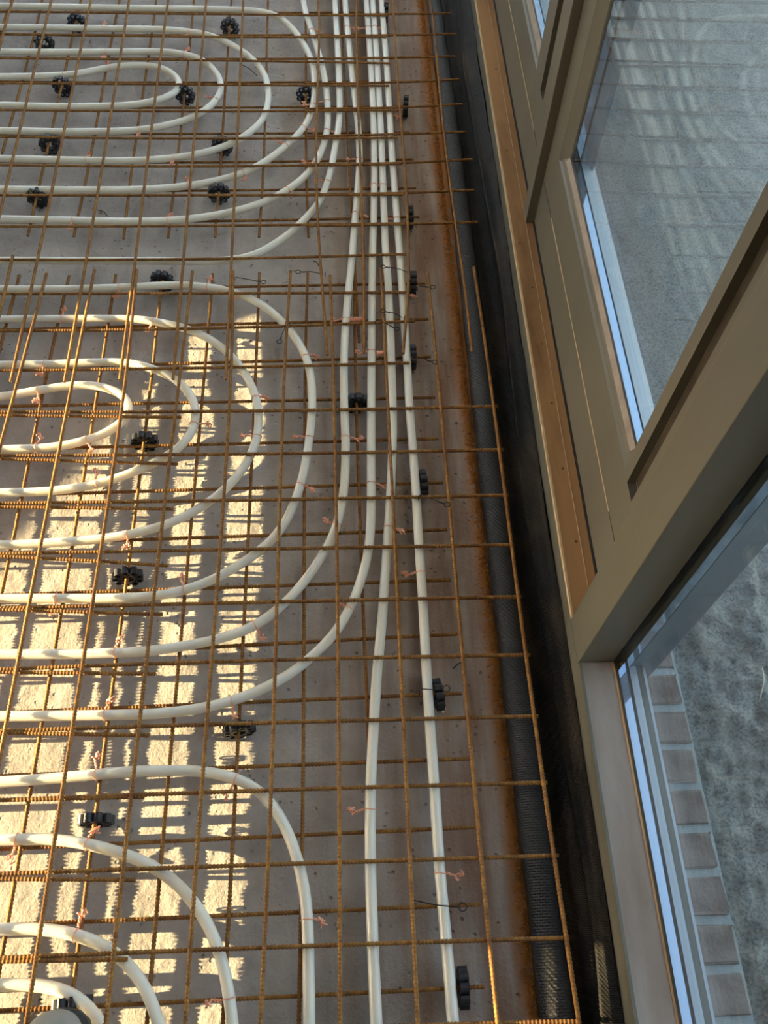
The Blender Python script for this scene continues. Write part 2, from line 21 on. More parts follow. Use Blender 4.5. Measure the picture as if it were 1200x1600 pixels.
PIPES={"bundle_first":[[-3898,23000],[-3896,22700],[-3894,22400],[-3892,22100],[-3890,21800],[-3888,21500],[-3885,21200],[-3883,20900],[-3881,20600],[-3879,20300],[-3877,20000],[-3875,19700],[-3873,19400],[-3871,19100],[-3869,18800],[-3867,18500],[-3865,18200],[-3863,17900],[-3861,17600],[-3859,17300],[-3857,17000],[-3854,16700],[-3852,16400],[-3850,16100],[-3848,15800],[-3846,15500],[-3843,15200],[-3835,14900],[-3812,14602],[-3777,14304],[-3732,14008],[-3677,13713],[-3618,13419],[-3560,13125],[-3505,12830],[-3452,12535],[-3399,12239],[-3348,11944],[-3301,11647],[-3262,11350],[-3228,11052],[-3200,10754],[-3179,10454],[-3163,10155],[-3150,9855],[-3144,9555],[-3144,9255],[-3152,8956],[-3175,8657],[-3215,8361],[-3274,8067],[-3352,7779],[-3452,7497],[-3575,7225],[-3727,6969],[-3907,6731],[-4110,6512],[-4332,6313],[-4574,6139],[-4834,5994],[-5105,5867],[-5383,5757],[-5669,5670],[-5961,5602],[-6256,5549],[-6553,5510],[-6851,5486],[-7151,5473],[-7451,5467],[-7751,5468],[-8050,5477],[-8350,5489],[-8650,5501],[-8950,5513],[-9249,5523],[-9549,5534],[-9849,5543],[-10149,5553],[-10449,5559],[-10749,5562],[-11049,5562],[-11349,5562],[-11649,5562],[-11949,5562],[-12249,5562],[-12549,5562],[-12849,5562],[-13149,5562],[-13449,5562],[-13749,5562],[-14049,5562],[-14349,5562],[-14649,5562],[-14949,5562],[-15249,5562],[-15549,5562],[-15849,5562],[-16149,5562],[-16449,5562],[-16749,5562]],"bundle_second":[[-2907,23000],[-2908,22700],[-2909,22400],[-2910,22100],[-2911,21800],[-2911,21500],[-2912,21200],[-2913,20900],[-2914,20600],[-2915,20300],[-2916,20000],[-2917,19700],[-2918,19400],[-2919,19100],[-2920,18800],[-2921,18500],[-2922,18200],[-2923,17900],[-2924,17600],[-2925,17300],[-2925,17000],[-2926,16700],[-2927,16400],[-2928,16100],[-2929,15800],[-2930,15500],[-2931,15200],[-2931,14900],[-2927,14600],[-2920,14300],[-2912,14000],[-2905,13700],[-2897,13400],[-2889,13101],[-2881,12801],[-2874,12501],[-2867,12201],[-2861,11901],[-2856,11601],[-2852,11301],[-2848,11001],[-2844,10701],[-2842,10401],[-2841,10101],[-2840,9801],[-2844,9501],[-2858,9202],[-2881,8903],[-2911,8604],[-2944,8306],[-2979,8008],[-3013,7710],[-3051,7413],[-3098,7117],[-3153,6822],[-3217,6529],[-3298,6243],[-3414,5970],[-3559,5709],[-3717,5454],[-3888,5210],[-4077,4977],[-4280,4758],[-4499,4556],[-4743,4391],[-5015,4282],[-5305,4223],[-5603,4192],[-5902,4182],[-6202,4185],[-6502,4192],[-6801,4199],[-7101,4205],[-7401,4210],[-7701,4213],[-8001,4215],[-8301,4217],[-8601,4219],[-8901,4222],[-9201,4225],[-9501,4229],[-9801,4233],[-10101,4236],[-10401,4237],[-10701,4238],[-11001,4238],[-11301,4238],[-11601,4238],[-11901,4238],[-12201,4238],[-12501,4238],[-12801,4238],[-13101,4238],[-13401,4238],[-13701,4238],[-14001,4238],[-14301,4238],[-14601,4238],[-14901,4238],[-15201,4238],[-15501,4238],[-15801,4238],[-16101,4238],[-16401,4238],[-16701,4238]],"bundle_third":[[-2589,23000],[-2591,22700],[-2593,22400],[-2595,22100],[-2597,21800],[-2599,21500],[-2601,21200],[-2603,20900],[-2604,20600],[-2606,20300],[-2608,20000],[-2610,19700],[-2612,19400],[-2614,19100],[-2616,18800],[-2618,18500],[-2620,18200],[-2622,17900],[-2623,17600],[-2625,17300],[-2627,17000],[-2629,16700],[-2631,16400],[-2633,16100],[-2635,15800],[-2637,15500],[-2638,15200],[-2639,14900],[-2634,14600],[-2625,14300],[-2614,14001],[-2603,13701],[-2593,13401],[-2582,13101],[-2572,12801],[-2561,12501],[-2548,12202],[-2536,11902],[-2524,11602],[-2511,11303],[-2497,11003],[-2481,10703],[-2465,10404],[-2449,10104],[-2433,9805],[-2418,9505],[-2403,9205],[-2391,8906],[-2385,8606],[-2383,8306],[-2382,8006],[-2385,7706],[-2396,7406],[-2413,7107],[-2433,6807],[-2455,6508],[-2478,6209],[-2501,5910],[-2523,5611],[-2545,5312],[-2567,5012],[-2589,4713],[-2611,4414],[-2635,4115],[-2661,3816],[-2689,3517],[-2716,3219],[-2740,2920],[-2763,2621],[-2784,2321],[-2802,2022],[-2818,1722],[-2830,1423],[-2837,1123],[-2839,823],[-2840,523],[-2840,223],[-2837,-77],[-2829,-377],[-2824,-677],[-2828,-976],[-2840,-1276],[-2857,-1575],[-2888,-1873],[-2937,-2168],[-3007,-2458],[-3106,-2740],[-3231,-3011],[-3378,-3271],[-3542,-3522],[-3722,-3761],[-3922,-3981],[-4144,-4179],[-4388,-4344],[-4658,-4464],[-4943,-4550],[-5235,-4616],[-5531,-4667],[-5828,-4706],[-6126,-4732],[-6426,-4743],[-6726,-4748],[-7026,-4749],[-7326,-4745],[-7625,-4738],[-7925,-4730],[-8225,-4723],[-8525,-4720],[-8825,-4719],[-9125,-4718],[-9425,-4718],[-9725,-4718],[-10025,-4718],[-10325,-4718],[-10625,-4718],[-10925,-4718],[-11225,-4718],[-11525,-4718],[-11825,-4718],[-12125,-4718],[-12425,-4718],[-12725,-4718],[-13025,-4718],[-13325,-4718],[-13625,-4718],[-13925,-4718],[-14225,-4718],[-14525,-4718],[-14825,-4718],[-15125,-4718],[-15425,-4718],[-15725,-4718],[-16025,-4718],[-16325,-4718],[-16625,-4718],[-16925,-4718]],"bundle_fourth":[[-1933,22999],[-1937,22699],[-1941,22399],[-1945,22099],[-1949,21799],[-1953,21499],[-1956,21199],[-1960,20900],[-1964,20600],[-1968,20300],[-1972,20000],[-1976,19700],[-1980,19400],[-1984,19100],[-1988,18800],[-1991,18500],[-1995,18200],[-1999,17900],[-2003,17600],[-2007,17300],[-2011,17000],[-2015,16700],[-2019,16400],[-2023,16100],[-2026,15800],[-2030,15500],[-2034,15200],[-2038,14900],[-2038,14600],[-2034,14300],[-2030,14000],[-2026,13700],[-2022,13400],[-2018,13100],[-2014,12800],[-2011,12500],[-2008,12200],[-2007,11900],[-2005,11600],[-2003,11300],[-2001,11000],[-2000,10700],[-2000,10400],[-2001,10100],[-2002,9800],[-2003,9500],[-2004,9200],[-2007,8900],[-2011,8600],[-2017,8300],[-2024,8001],[-2030,7701],[-2038,7401],[-2047,7101],[-2058,6801],[-2070,6501],[-2083,6202],[-2095,5902],[-2109,5602],[-2124,5303],[-2139,5003],[-2154,4703],[-2168,4404],[-2181,4104],[-2193,3804],[-2205,3504],[-2216,3205],[-2228,2905],[-2238,2605],[-2249,2305],[-2259,2005],[-2269,1706],[-2279,1406],[-2289,1106],[-2300,806],[-2310,506],[-2320,206],[-2329,-93],[-2338,-393],[-2347,-693],[-2356,-993],[-2365,-1293],[-2374,-1593],[-2382,-1893],[-2393,-2192],[-2410,-2492],[-2438,-2790],[-2484,-3085],[-2553,-3376],[-2642,-3662],[-2748,-3942],[-2877,-4211],[-3035,-4463],[-3223,-4694],[-3435,-4904],[-3665,-5094],[-3913,-5259],[-4178,-5397],[-4453,-5514],[-4738,-5604],[-5029,-5670],[-5325,-5715],[-5624,-5742],[-5923,-5754],[-6223,-5757],[-6523,-5755],[-6823,-5750],[-7123,-5745],[-7423,-5739],[-7723,-5734],[-8023,-5729],[-8323,-5726],[-8623,-5726],[-8923,-5726],[-9223,-5726],[-9523,-5726],[-9823,-5726],[-10123,-5726],[-10423,-5726],[-10723,-5726],[-11023,-5726],[-11323,-5726],[-11623,-5726],[-11923,-5726],[-12223,-5726],[-12523,-5726],[-12823,-5726],[-13123,-5726],[-13423,-5726],[-13723,-5726],[-14023,-5726],[-14323,-5726],[-14623,-5726],[-14923,-5726],[-15223,-5726],[-15523,-5726],[-15823,-5726],[-16123,-5726],[-16423,-5726],[-16723,-5726]],"bundle_fifth":[[-1734,22999],[-1738,22699],[-1743,22399],[-1747,22099],[-1752,21799],[-1756,21499],[-1761,21199],[-1765,20899],[-1770,20599],[-1774,20299],[-1779,19999],[-1783,19699],[-1788,19400],[-1792,19100],[-1797,18800],[-1801,18500],[-1806,18200],[-1810,17900],[-1815,17600],[-1819,17300],[-1824,17000],[-1828,16700],[-1833,16400],[-1837,16100],[-1842,15800],[-1846,15500],[-1851,15200],[-1855,14900],[-1856,14600],[-1854,14300],[-1851,14000],[-1848,13700],[-1845,13400],[-1842,13100],[-1839,12800],[-1838,12500],[-1837,12200],[-1836,11900],[-1835,11600],[-1835,11300],[-1834,11000],[-1833,10700],[-1833,10400],[-1832,10100],[-1832,9800],[-1831,9500],[-1831,9200],[-1832,8900],[-1834,8600],[-1837,8300],[-1840,8000],[-1843,7700],[-1846,7400],[-1849,7100],[-1852,6800],[-1856,6500],[-1860,6200],[-1865,5900],[-1870,5600],[-1874,5300],[-1878,5001],[-1881,4701],[-1880,4401],[-1875,4101],[-1868,3801],[-1863,3501],[-1862,3201],[-1865,2901],[-1868,2601],[-1872,2301],[-1875,2001],[-1879,1701],[-1884,1401],[-1890,1101],[-1896,801],[-1903,501],[-1911,201],[-1920,-99],[-1931,-398],[-1947,-698],[-1968,-997],[-1990,-1296],[-2014,-1595],[-2039,-1894],[-2065,-2193],[-2093,-2492],[-2123,-2790],[-2154,-3089],[-2184,-3387],[-2213,-3686],[-2242,-3984],[-2273,-4283],[-2308,-4581],[-2346,-4878],[-2383,-5176],[-2414,-5474],[-2441,-5773],[-2467,-6072],[-2493,-6371],[-2517,-6670],[-2537,-6969],[-2552,-7268],[-2562,-7568],[-2569,-7868],[-2572,-8168],[-2572,-8468],[-2570,-8768],[-2567,-9068],[-2561,-9368],[-2555,-9668],[-2548,-9968],[-2541,-10268],[-2535,-10568],[-2528,-10868],[-2522,-11167],[-2515,-11467],[-2509,-11767],[-2502,-12067],[-2495,-12367],[-2489,-12667],[-2482,-12967],[-2476,-13267],[-2469,-13567],[-2463,-13867],[-2456,-14167],[-2449,-14467]],"bundle_sixth":[[-1455,22999],[-1460,22699],[-1466,22399],[-1471,22099],[-1476,21799],[-1482,21499],[-1487,21199],[-1492,20899],[-1498,20599],[-1503,20299],[-1508,19999],[-1514,19699],[-1519,19399],[-1524,19099],[-1530,18799],[-1535,18499],[-1540,18199],[-1546,17900],[-1551,17600],[-1556,17300],[-1562,17000],[-1567,16700],[-1572,16400],[-1578,16100],[-1583,15800],[-1588,15500],[-1594,15200],[-1599,14900],[-1601,14600],[-1600,14300],[-1598,14000],[-1596,13700],[-1593,13400],[-1591,13100],[-1589,12800],[-1587,12500],[-1585,12200],[-1583,11900],[-1582,11600],[-1582,11300],[-1583,11000],[-1585,10700],[-1586,10400],[-1587,10100],[-1588,9800],[-1590,9500],[-1591,9200],[-1592,8900],[-1593,8600],[-1595,8300],[-1596,8000],[-1596,7700],[-1595,7400],[-1593,7100],[-1590,6800],[-1588,6500],[-1587,6200],[-1586,5900],[-1584,5600],[-1582,5300],[-1579,5000],[-1576,4700],[-1574,4400],[-1573,4100],[-1573,3800],[-1572,3500],[-1572,3200],[-1571,2900],[-1571,2600],[-1570,2300],[-1570,2000],[-1570,1700],[-1571,1400],[-1574,1100],[-1577,800],[-1581,500],[-1583,200],[-1582,-100],[-1579,-400],[-1576,-700],[-1573,-1000],[-1572,-1299],[-1571,-1599],[-1572,-1899],[-1574,-2199],[-1577,-2499],[-1580,-2799],[-1581,-3099],[-1580,-3399],[-1579,-3699],[-1581,-3999],[-1584,-4299],[-1588,-4599],[-1592,-4899],[-1595,-5199],[-1597,-5499],[-1598,-5799],[-1598,-6099],[-1596,-6399],[-1594,-6699],[-1593,-6999],[-1595,-7299],[-1596,-7599],[-1596,-7899],[-1593,-8199],[-1586,-8499],[-1578,-8799],[-1571,-9099],[-1565,-9399],[-1559,-9699],[-1553,-9999],[-1547,-10299],[-1542,-10599],[-1536,-10898],[-1530,-11198],[-1524,-11498],[-1519,-11798],[-1513,-12098],[-1507,-12398],[-1502,-12698],[-1496,-12998],[-1490,-13298],[-1484,-13598],[-1479,-13898],[-1473,-14198],[-1467,-14498]],"mid_outer":[[-17000,3376],[-16700,3376],[-16400,3376],[-16100,3376],[-15800,3376],[-15500,3376],[-15200,3376],[-14900,3376],[-14600,3376],[-14300,3376],[-14000,3376],[-13700,3376],[-13400,3376],[-13100,3376],[-12800,3376],[-12500,3376],[-12200,3376],[-11900,3376],[-11600,3376],[-11300,3376],[-11000,3376],[-10700,3376],[-10400,3376],[-10100,3376],[-9800,3375],[-9500,3373],[-9200,3370],[-8900,3369],[-8600,3372],[-8300,3379],[-8000,3389],[-7701,3400],[-7401,3414],[-7102,3432],[-6802,3453],[-6503,3466],[-6204,3461],[-5906,3437],[-5611,3391],[-5323,3315],[-5045,3206],[-4783,3064],[-4542,2891],[-4328,2685],[-4135,2457],[-3962,2215],[-3814,1955],[-3687,1685],[-3586,1405],[-3519,1114],[-3478,818],[-3460,519],[-3457,220],[-3466,-80],[-3487,-379],[-3515,-677],[-3549,-975],[-3591,-1272],[-3646,-1567],[-3719,-1857],[-3812,-2141],[-3928,-2415],[-4082,-2665],[-4279,-2887],[-4501,-3085],[-4743,-3261],[-4997,-3418],[-5263,-3554],[-5542,-3657],[-5831,-3726],[-6127,-3763],[-6426,-3781],[-6726,-3785],[-7026,-3780],[-7325,-3772],[-7625,-3765],[-7925,-3758],[-8225,-3751],[-8525,-3746],[-8825,-3743],[-9125,-3743],[-9425,-3743],[-9725,-3743],[-10025,-3743],[-10325,-3743],[-10625,-3743],[-10925,-3743],[-11225,-3743],[-11525,-3743],[-11825,-3743],[-12125,-3743],[-12425,-3743],[-12725,-3743],[-13025,-3743],[-13325,-3743],[-13625,-3743],[-13925,-3743],[-14225,-3743],[-14525,-3743],[-14825,-3743],[-15125,-3743],[-15425,-3743],[-15725,-3743],[-16025,-3743],[-16325,-3743],[-16625,-3743],[-16925,-3743]],"mid_second":[[-17000,2521],[-16700,2521],[-16400,2521],[-16100,2521],[-15800,2521],[-15500,2521],[-15200,2521],[-14900,2521],[-14600,2521],[-14300,2521],[-14000,2521],[-13700,2521],[-13400,2521],[-13100,2521],[-12800,2521],[-12500,2521],[-12200,2521],[-11900,2521],[-11600,2521],[-11300,2521],[-11000,2521],[-10700,2521],[-10400,2521],[-10100,2521],[-9800,2521],[-9500,2522],[-9200,2522],[-8900,2523],[-8600,2524],[-8300,2523],[-8000,2521],[-7700,2518],[-7400,2513],[-7101,2496],[-6806,2455],[-6515,2386],[-6229,2297],[-5953,2185],[-5692,2041],[-5452,1865],[-5236,1661],[-5043,1433],[-4878,1185],[-4736,923],[-4618,649],[-4533,364],[-4484,71],[-4468,-227],[-4485,-524],[-4544,-815],[-4646,-1094],[-4784,-1358],[-4953,-1603],[-5152,-1824],[-5376,-2021],[-5620,-2193],[-5880,-2338],[-6156,-2451],[-6442,-2536],[-6735,-2600],[-7030,-2646],[-7328,-2675],[-7628,-2694],[-7927,-2710],[-8227,-2722],[-8527,-2732],[-8827,-2738],[-9127,-2740],[-9427,-2741],[-9727,-2741],[-10027,-2741],[-10327,-2741],[-10627,-2741],[-10927,-2741],[-11227,-2741],[-11527,-2741],[-11827,-2741],[-12127,-2741],[-12427,-2741],[-12727,-2741],[-13027,-2741],[-13327,-2741],[-13627,-2741],[-13927,-2741],[-14227,-2741],[-14527,-2741],[-14827,-2741],[-15127,-2741],[-15427,-2741],[-15727,-2741],[-16027,-2741],[-16327,-2741],[-16627,-2741],[-16927,-2741]],"mid_third":[[-17000,1308],[-16700,1308],[-16400,1308],[-16100,1308],[-15800,1308],[-15500,1308],[-15200,1308],[-14900,1308],[-14600,1308],[-14300,1308],[-14000,1308],[-13700,1308],[-13400,1308],[-13100,1308],[-12800,1308],[-12500,1308],[-12200,1308],[-11900,1308],[-11600,1308],[-11300,1308],[-11000,1308],[-10700,1308],[-10400,1308],[-10100,1308],[-9800,1308],[-9500,1309],[-9200,1310],[-8900,1311],[-8600,1315],[-8300,1325],[-8001,1337],[-7701,1348],[-7402,1350],[-7106,1325],[-6819,1255],[-6543,1144],[-6284,999],[-6052,817],[-5864,593],[-5732,332],[-5666,49],[-5676,-240],[-5765,-514],[-5927,-754],[-6144,-952],[-6392,-1117],[-6654,-1261],[-6926,-1387],[-7206,-1490],[-7494,-1566],[-7789,-1618],[-8086,-1652],[-8385,-1666],[-8685,-1671],[-8985,-1673],[-9285,-1674],[-9585,-1674],[-9885,-1674],[-10185,-1674],[-10485,-1674],[-10785,-1674],[-11085,-1674],[-11385,-1674],[-11685,-1674],[-11985,-1674],[-12285,-1674],[-12585,-1674],[-12885,-1674],[-13185,-1674],[-13485,-1674],[-13785,-1674],[-14085,-1674],[-14385,-1674],[-14685,-1674],[-14985,-1674],[-15285,-1674],[-15585,-1674],[-15885,-1674],[-16185,-1674],[-16485,-1674],[-16785,-1674]],"mid_inner":[[-17000,447],[-16700,447],[-16400,447],[-16100,447],[-15800,447],[-15500,447],[-15200,447],[-14900,447],[-14600,447],[-14300,447],[-14000,447],[-13700,447],[-13400,447],[-13100,447],[-12800,447],[-12500,447],[-12200,447],[-11900,447],[-11600,447],[-11300,447],[-11000,447],[-10700,447],[-10400,447],[-10100,448],[-9801,458],[-9505,490],[-9211,545],[-8918,608],[-8625,673],[-8331,730],[-8035,766],[-7740,762],[-7453,701],[-7194,575],[-7004,377],[-6939,127],[-7025,-121],[-7220,-325],[-7470,-478],[-7746,-587],[-8035,-661],[-8330,-703],[-8628,-718],[-8928,-723],[-9228,-723],[-9528,-721],[-9828,-721],[-10128,-721],[-10428,-721],[-10728,-721],[-11028,-721],[-11328,-721],[-11628,-721],[-11928,-721],[-12228,-721],[-12528,-721],[-12828,-721],[-13128,-721],[-13428,-721],[-13728,-721],[-14028,-721],[-14328,-721],[-14628,-721],[-14928,-721],[-15228,-721],[-15528,-721],[-15828,-721],[-16128,-721],[-16428,-721],[-16728,-721]],"near_outer":[[-17000,-6712],[-16700,-6712],[-16400,-6712],[-16100,-6712],[-15800,-6712],[-15500,-6712],[-15200,-6712],[-14900,-6712],[-14600,-6712],[-14300,-6712],[-14000,-6712],[-13700,-6712],[-13400,-6712],[-13100,-6712],[-12800,-6712],[-12500,-6712],[-12200,-6712],[-11900,-6712],[-11600,-6712],[-11300,-6712],[-11000,-6712],[-10700,-6712],[-10400,-6712],[-10100,-6712],[-9800,-6712],[-9500,-6712],[-9200,-6712],[-8900,-6712],[-8600,-6712],[-8300,-6712],[-8000,-6709],[-7700,-6701],[-7400,-6690],[-7101,-6676],[-6801,-6658],[-6502,-6639],[-6203,-6623],[-5903,-6616],[-5603,-6618],[-5304,-6628],[-5006,-6656],[-4714,-6712],[-4435,-6809],[-4187,-6961],[-3980,-7168],[-3816,-7414],[-3687,-7683],[-3586,-7964],[-3511,-8253],[-3465,-8548],[-3444,-8846],[-3433,-9146],[-3426,-9446],[-3419,-9746],[-3413,-10046],[-3406,-10346],[-3400,-10646],[-3393,-10945],[-3387,-11245],[-3380,-11545],[-3374,-11845],[-3367,-12145],[-3360,-12445],[-3354,-12745],[-3347,-13045],[-3341,-13345],[-3334,-13645],[-3328,-13945],[-3321,-14245]],"near_second":[[-17000,-7512],[-16700,-7512],[-16400,-7512],[-16100,-7512],[-15800,-7512],[-15500,-7512],[-15200,-7512],[-14900,-7512],[-14600,-7512],[-14300,-7512],[-14000,-7512],[-13700,-7512],[-13400,-7512],[-13100,-7512],[-12800,-7512],[-12500,-7512],[-12200,-7512],[-11900,-7512],[-11600,-7512],[-11300,-7512],[-11000,-7512],[-10700,-7512],[-10400,-7512],[-10100,-7512],[-9800,-7512],[-9500,-7512],[-9200,-7512],[-8900,-7512],[-8600,-7512],[-8300,-7512],[-8000,-7512],[-7700,-7514],[-7400,-7518],[-7101,-7532],[-6804,-7568],[-6511,-7626],[-6222,-7704],[-5938,-7799],[-5665,-7918],[-5409,-8069],[-5176,-8253],[-4971,-8468],[-4796,-8708],[-4654,-8969],[-4546,-9247],[-4467,-9535],[-4407,-9829],[-4354,-10124],[-4302,-10419],[-4251,-10715],[-4199,-11010],[-4148,-11306],[-4097,-11602],[-4045,-11897],[-3994,-12193],[-3943,-12488],[-3891,-12784],[-3840,-13080],[-3789,-13375],[-3737,-13671],[-3686,-13966],[-3635,-14262]],"near_third":[[-17000,-8654],[-16700,-8654],[-16400,-8654],[-16100,-8654],[-15800,-8654],[-15500,-8654],[-15200,-8654],[-14900,-8654],[-14600,-8654],[-14300,-8654],[-14000,-8654],[-13700,-8654],[-13400,-8654],[-13100,-8654],[-12800,-8654],[-12500,-8654],[-12200,-8654],[-11900,-8654],[-11600,-8654],[-11300,-8654],[-11000,-8654],[-10700,-8654],[-10400,-8654],[-10100,-8654],[-9800,-8654],[-9500,-8654],[-9200,-8654],[-8900,-8654],[-8600,-8654],[-8300,-8654],[-8000,-8655],[-7700,-8655],[-7400,-8657],[-7101,-8669],[-6805,-8705],[-6515,-8772],[-6236,-8874],[-5977,-9017],[-5747,-9203],[-5556,-9428],[-5406,-9683],[-5286,-9957],[-5176,-10236],[-5066,-10515],[-4958,-10795],[-4849,-11074],[-4740,-11354],[-4631,-11633],[-4522,-11913],[-4413,-12192],[-4304,-12472],[-4195,-12751],[-4086,-13031],[-3977,-13310],[-3868,-13590],[-3759,-13869],[-3650,-14149]],"near_inner":[[-17000,-9309],[-16700,-9309],[-16400,-9309],[-16100,-9309],[-15800,-9309],[-15500,-9309],[-15200,-9309],[-14900,-9309],[-14600,-9309],[-14300,-9309],[-14000,-9309],[-13700,-9309],[-13400,-9309],[-13100,-9309],[-12800,-9309],[-12500,-9309],[-12200,-9309],[-11900,-9309],[-11600,-9309],[-11300,-9309],[-11000,-9309],[-10700,-9309],[-10400,-9309],[-10100,-9309],[-9800,-9309],[-9500,-9309],[-9200,-9309],[-8900,-9309],[-8600,-9309],[-8300,-9309],[-8000,-9309],[-7700,-9309],[-7400,-9310],[-7101,-9320],[-6806,-9358],[-6526,-9445],[-6278,-9596],[-6076,-9807],[-5905,-10051],[-5743,-10303],[-5580,-10555],[-5418,-10807],[-5256,-11060],[-5094,-11312],[-4932,-11565],[-4770,-11817],[-4608,-12070],[-4446,-12322],[-4284,-12575],[-4122,-12827],[-3960,-13080],[-3798,-13332],[-3636,-13584]],"far_outer":[[-17000,14318],[-16700,14318],[-16400,14318],[-16100,14318],[-15800,14318],[-15500,14318],[-15200,14318],[-14900,14318],[-14600,14318],[-14300,14318],[-14000,14318],[-13700,14318],[-13400,14318],[-13100,14318],[-12800,14318],[-12500,14318],[-12200,14316],[-11900,14312],[-11600,14307],[-11300,14301],[-11000,14295],[-10700,14289],[-10400,14284],[-10100,14280],[-9800,14276],[-9500,14273],[-9200,14270],[-8900,14267],[-8600,14264],[-8300,14261],[-8000,14259],[-7700,14257],[-7400,14255],[-7100,14253],[-6801,14251],[-6501,14246],[-6201,14240],[-5901,14232],[-5601,14218],[-5304,14189],[-5011,14136],[-4739,14041],[-4508,13875],[-4318,13651],[-4159,13399],[-4022,13133],[-3902,12859],[-3797,12578],[-3704,12293],[-3622,12005],[-3560,11713],[-3521,11416],[-3496,11117],[-3481,10818],[-3475,10518],[-3479,10219],[-3496,9920],[-3532,9623],[-3594,9331],[-3679,9044],[-3791,8768],[-3931,8504],[-4093,8252],[-4267,8008],[-4452,7773],[-4652,7550],[-4869,7346],[-5109,7170],[-5369,7026],[-5644,6907],[-5925,6807],[-6214,6726],[-6507,6665],[-6803,6618],[-7100,6583],[-7399,6560],[-7699,6546],[-7998,6540],[-8298,6539],[-8598,6539],[-8898,6539],[-9198,6541],[-9498,6544],[-9798,6549],[-10098,6554],[-10398,6558],[-10698,6561],[-10998,6562],[-11298,6562],[-11598,6562],[-11898,6562],[-12198,6562],[-12498,6562],[-12798,6562],[-13098,6562],[-13398,6562],[-13698,6562],[-13998,6562],[-14298,6562],[-14598,6562],[-14898,6562],[-15198,6562],[-15498,6562],[-15798,6562],[-16098,6562],[-16398,6562],[-16698,6562],[-16998,6562]],"far_second":[[-17000,13249],[-16700,13249],[-16400,13249],[-16100,13249],[-15800,13249],[-15500,13249],[-15200,13249],[-14900,13249],[-14600,13249],[-14300,13249],[-14000,13249],[-13700,13249],[-13400,13249],[-13100,13249],[-12800,13249],[-12500,13249],[-12200,13249],[-11900,13249],[-11600,13248],[-11300,13247],[-11000,13246],[-10700,13245],[-10400,13244],[-10100,13241],[-9800,13238],[-9500,13234],[-9200,13230],[-8900,13226],[-8600,13222],[-8300,13215],[-8000,13208],[-7701,13198],[-7402,13177],[-7106,13138],[-6812,13082],[-6526,13002],[-6256,12881],[-6003,12723],[-5768,12540],[-5550,12336],[-5351,12113],[-5168,11876],[-5004,11626],[-4872,11360],[-4775,11079],[-4710,10788],[-4671,10491],[-4650,10193],[-4651,9894],[-4675,9596],[-4734,9306],[-4839,9029],[-4989,8774],[-5174,8541],[-5386,8331],[-5622,8152],[-5880,8004],[-6153,7883],[-6436,7791],[-6727,7719],[-7021,7669],[-7319,7637],[-7618,7613],[-7917,7599],[-8217,7599],[-8517,7604],[-8817,7611],[-9117,7618],[-9416,7626],[-9716,7636],[-10016,7647],[-10316,7659],[-10616,7669],[-10916,7676],[-11216,7678],[-11516,7678],[-11816,7679],[-12116,7679],[-12416,7679],[-12716,7679],[-13016,7679],[-13316,7679],[-13616,7679],[-13916,7679],[-14216,7679],[-14516,7679],[-14816,7679],[-15116,7679],[-15416,7679],[-15716,7679],[-16016,7679],[-16316,7679],[-16616,7679],[-16916,7679]],"far_third":[[-17000,12082],[-16700,12082],[-16400,12082],[-16100,12082],[-15800,12082],[-15500,12082],[-15200,12082],[-14900,12082],[-14600,12082],[-14300,12082],[-14000,12082],[-13700,12082],[-13400,12082],[-13100,12082],[-12800,12082],[-12500,12082],[-12200,12082],[-11900,12082],[-11600,12083],[-11300,12084],[-11000,12085],[-10700,12086],[-10400,12087],[-10100,12089],[-9800,12094],[-9500,12100],[-9200,12106],[-8900,12113],[-8600,12120],[-8301,12130],[-8001,12142],[-7702,12147],[-7404,12129],[-7111,12077],[-6830,11986],[-6570,11849],[-6347,11661],[-6167,11429],[-6024,11169],[-5920,10892],[-5872,10602],[-5886,10309],[-5957,10024],[-6081,9758],[-6256,9521],[-6467,9314],[-6709,9145],[-6975,9011],[-7254,8905],[-7541,8823],[-7834,8765],[-8131,8733],[-8430,8719],[-8730,8712],[-9030,8706],[-9330,8701],[-9630,8701],[-9930,8707],[-10230,8715],[-10530,8724],[-10830,8732],[-11130,8737],[-11430,8738],[-11730,8739],[-12030,8739],[-12330,8739],[-12630,8739],[-12930,8739],[-13230,8739],[-13530,8739],[-13830,8739],[-14130,8739],[-14430,8739],[-14730,8739],[-15030,8739],[-15330,8739],[-15630,8739],[-15930,8739],[-16230,8739],[-16530,8739],[-16830,8739]],"far_inner":[[-17000,10962],[-16700,10962],[-16400,10962],[-16100,10962],[-15800,10962],[-15500,10962],[-15200,10962],[-14900,10962],[-14600,10962],[-14300,10962],[-14000,10962],[-13700,10962],[-13400,10962],[-13100,10962],[-12800,10962],[-12500,10962],[-12200,10962],[-11900,10962],[-11600,10964],[-11300,10971],[-11000,10982],[-10701,10994],[-10401,11008],[-10102,11028],[-9806,11066],[-9517,11137],[-9236,11237],[-8955,11341],[-8669,11428],[-8376,11485],[-8080,11506],[-7785,11485],[-7508,11403],[-7267,11246],[-7074,11030],[-6956,10774],[-6951,10503],[-7069,10259],[-7282,10072],[-7543,9937],[-7825,9841],[-8116,9782],[-8414,9753],[-8713,9738],[-9013,9726],[-9313,9714],[-9612,9707],[-9912,9711],[-10212,9722],[-10512,9734],[-10811,9747],[-11111,9758],[-11411,9765],[-11711,9767],[-12011,9767],[-12311,9767],[-12611,9767],[-12911,9767],[-13211,9767],[-13511,9767],[-13811,9767],[-14111,9767],[-14411,9767],[-14711,9767],[-15011,9767],[-15311,9767],[-15611,9767],[-15911,9767],[-16211,9767],[-16511,9767],[-16811,9767]]}
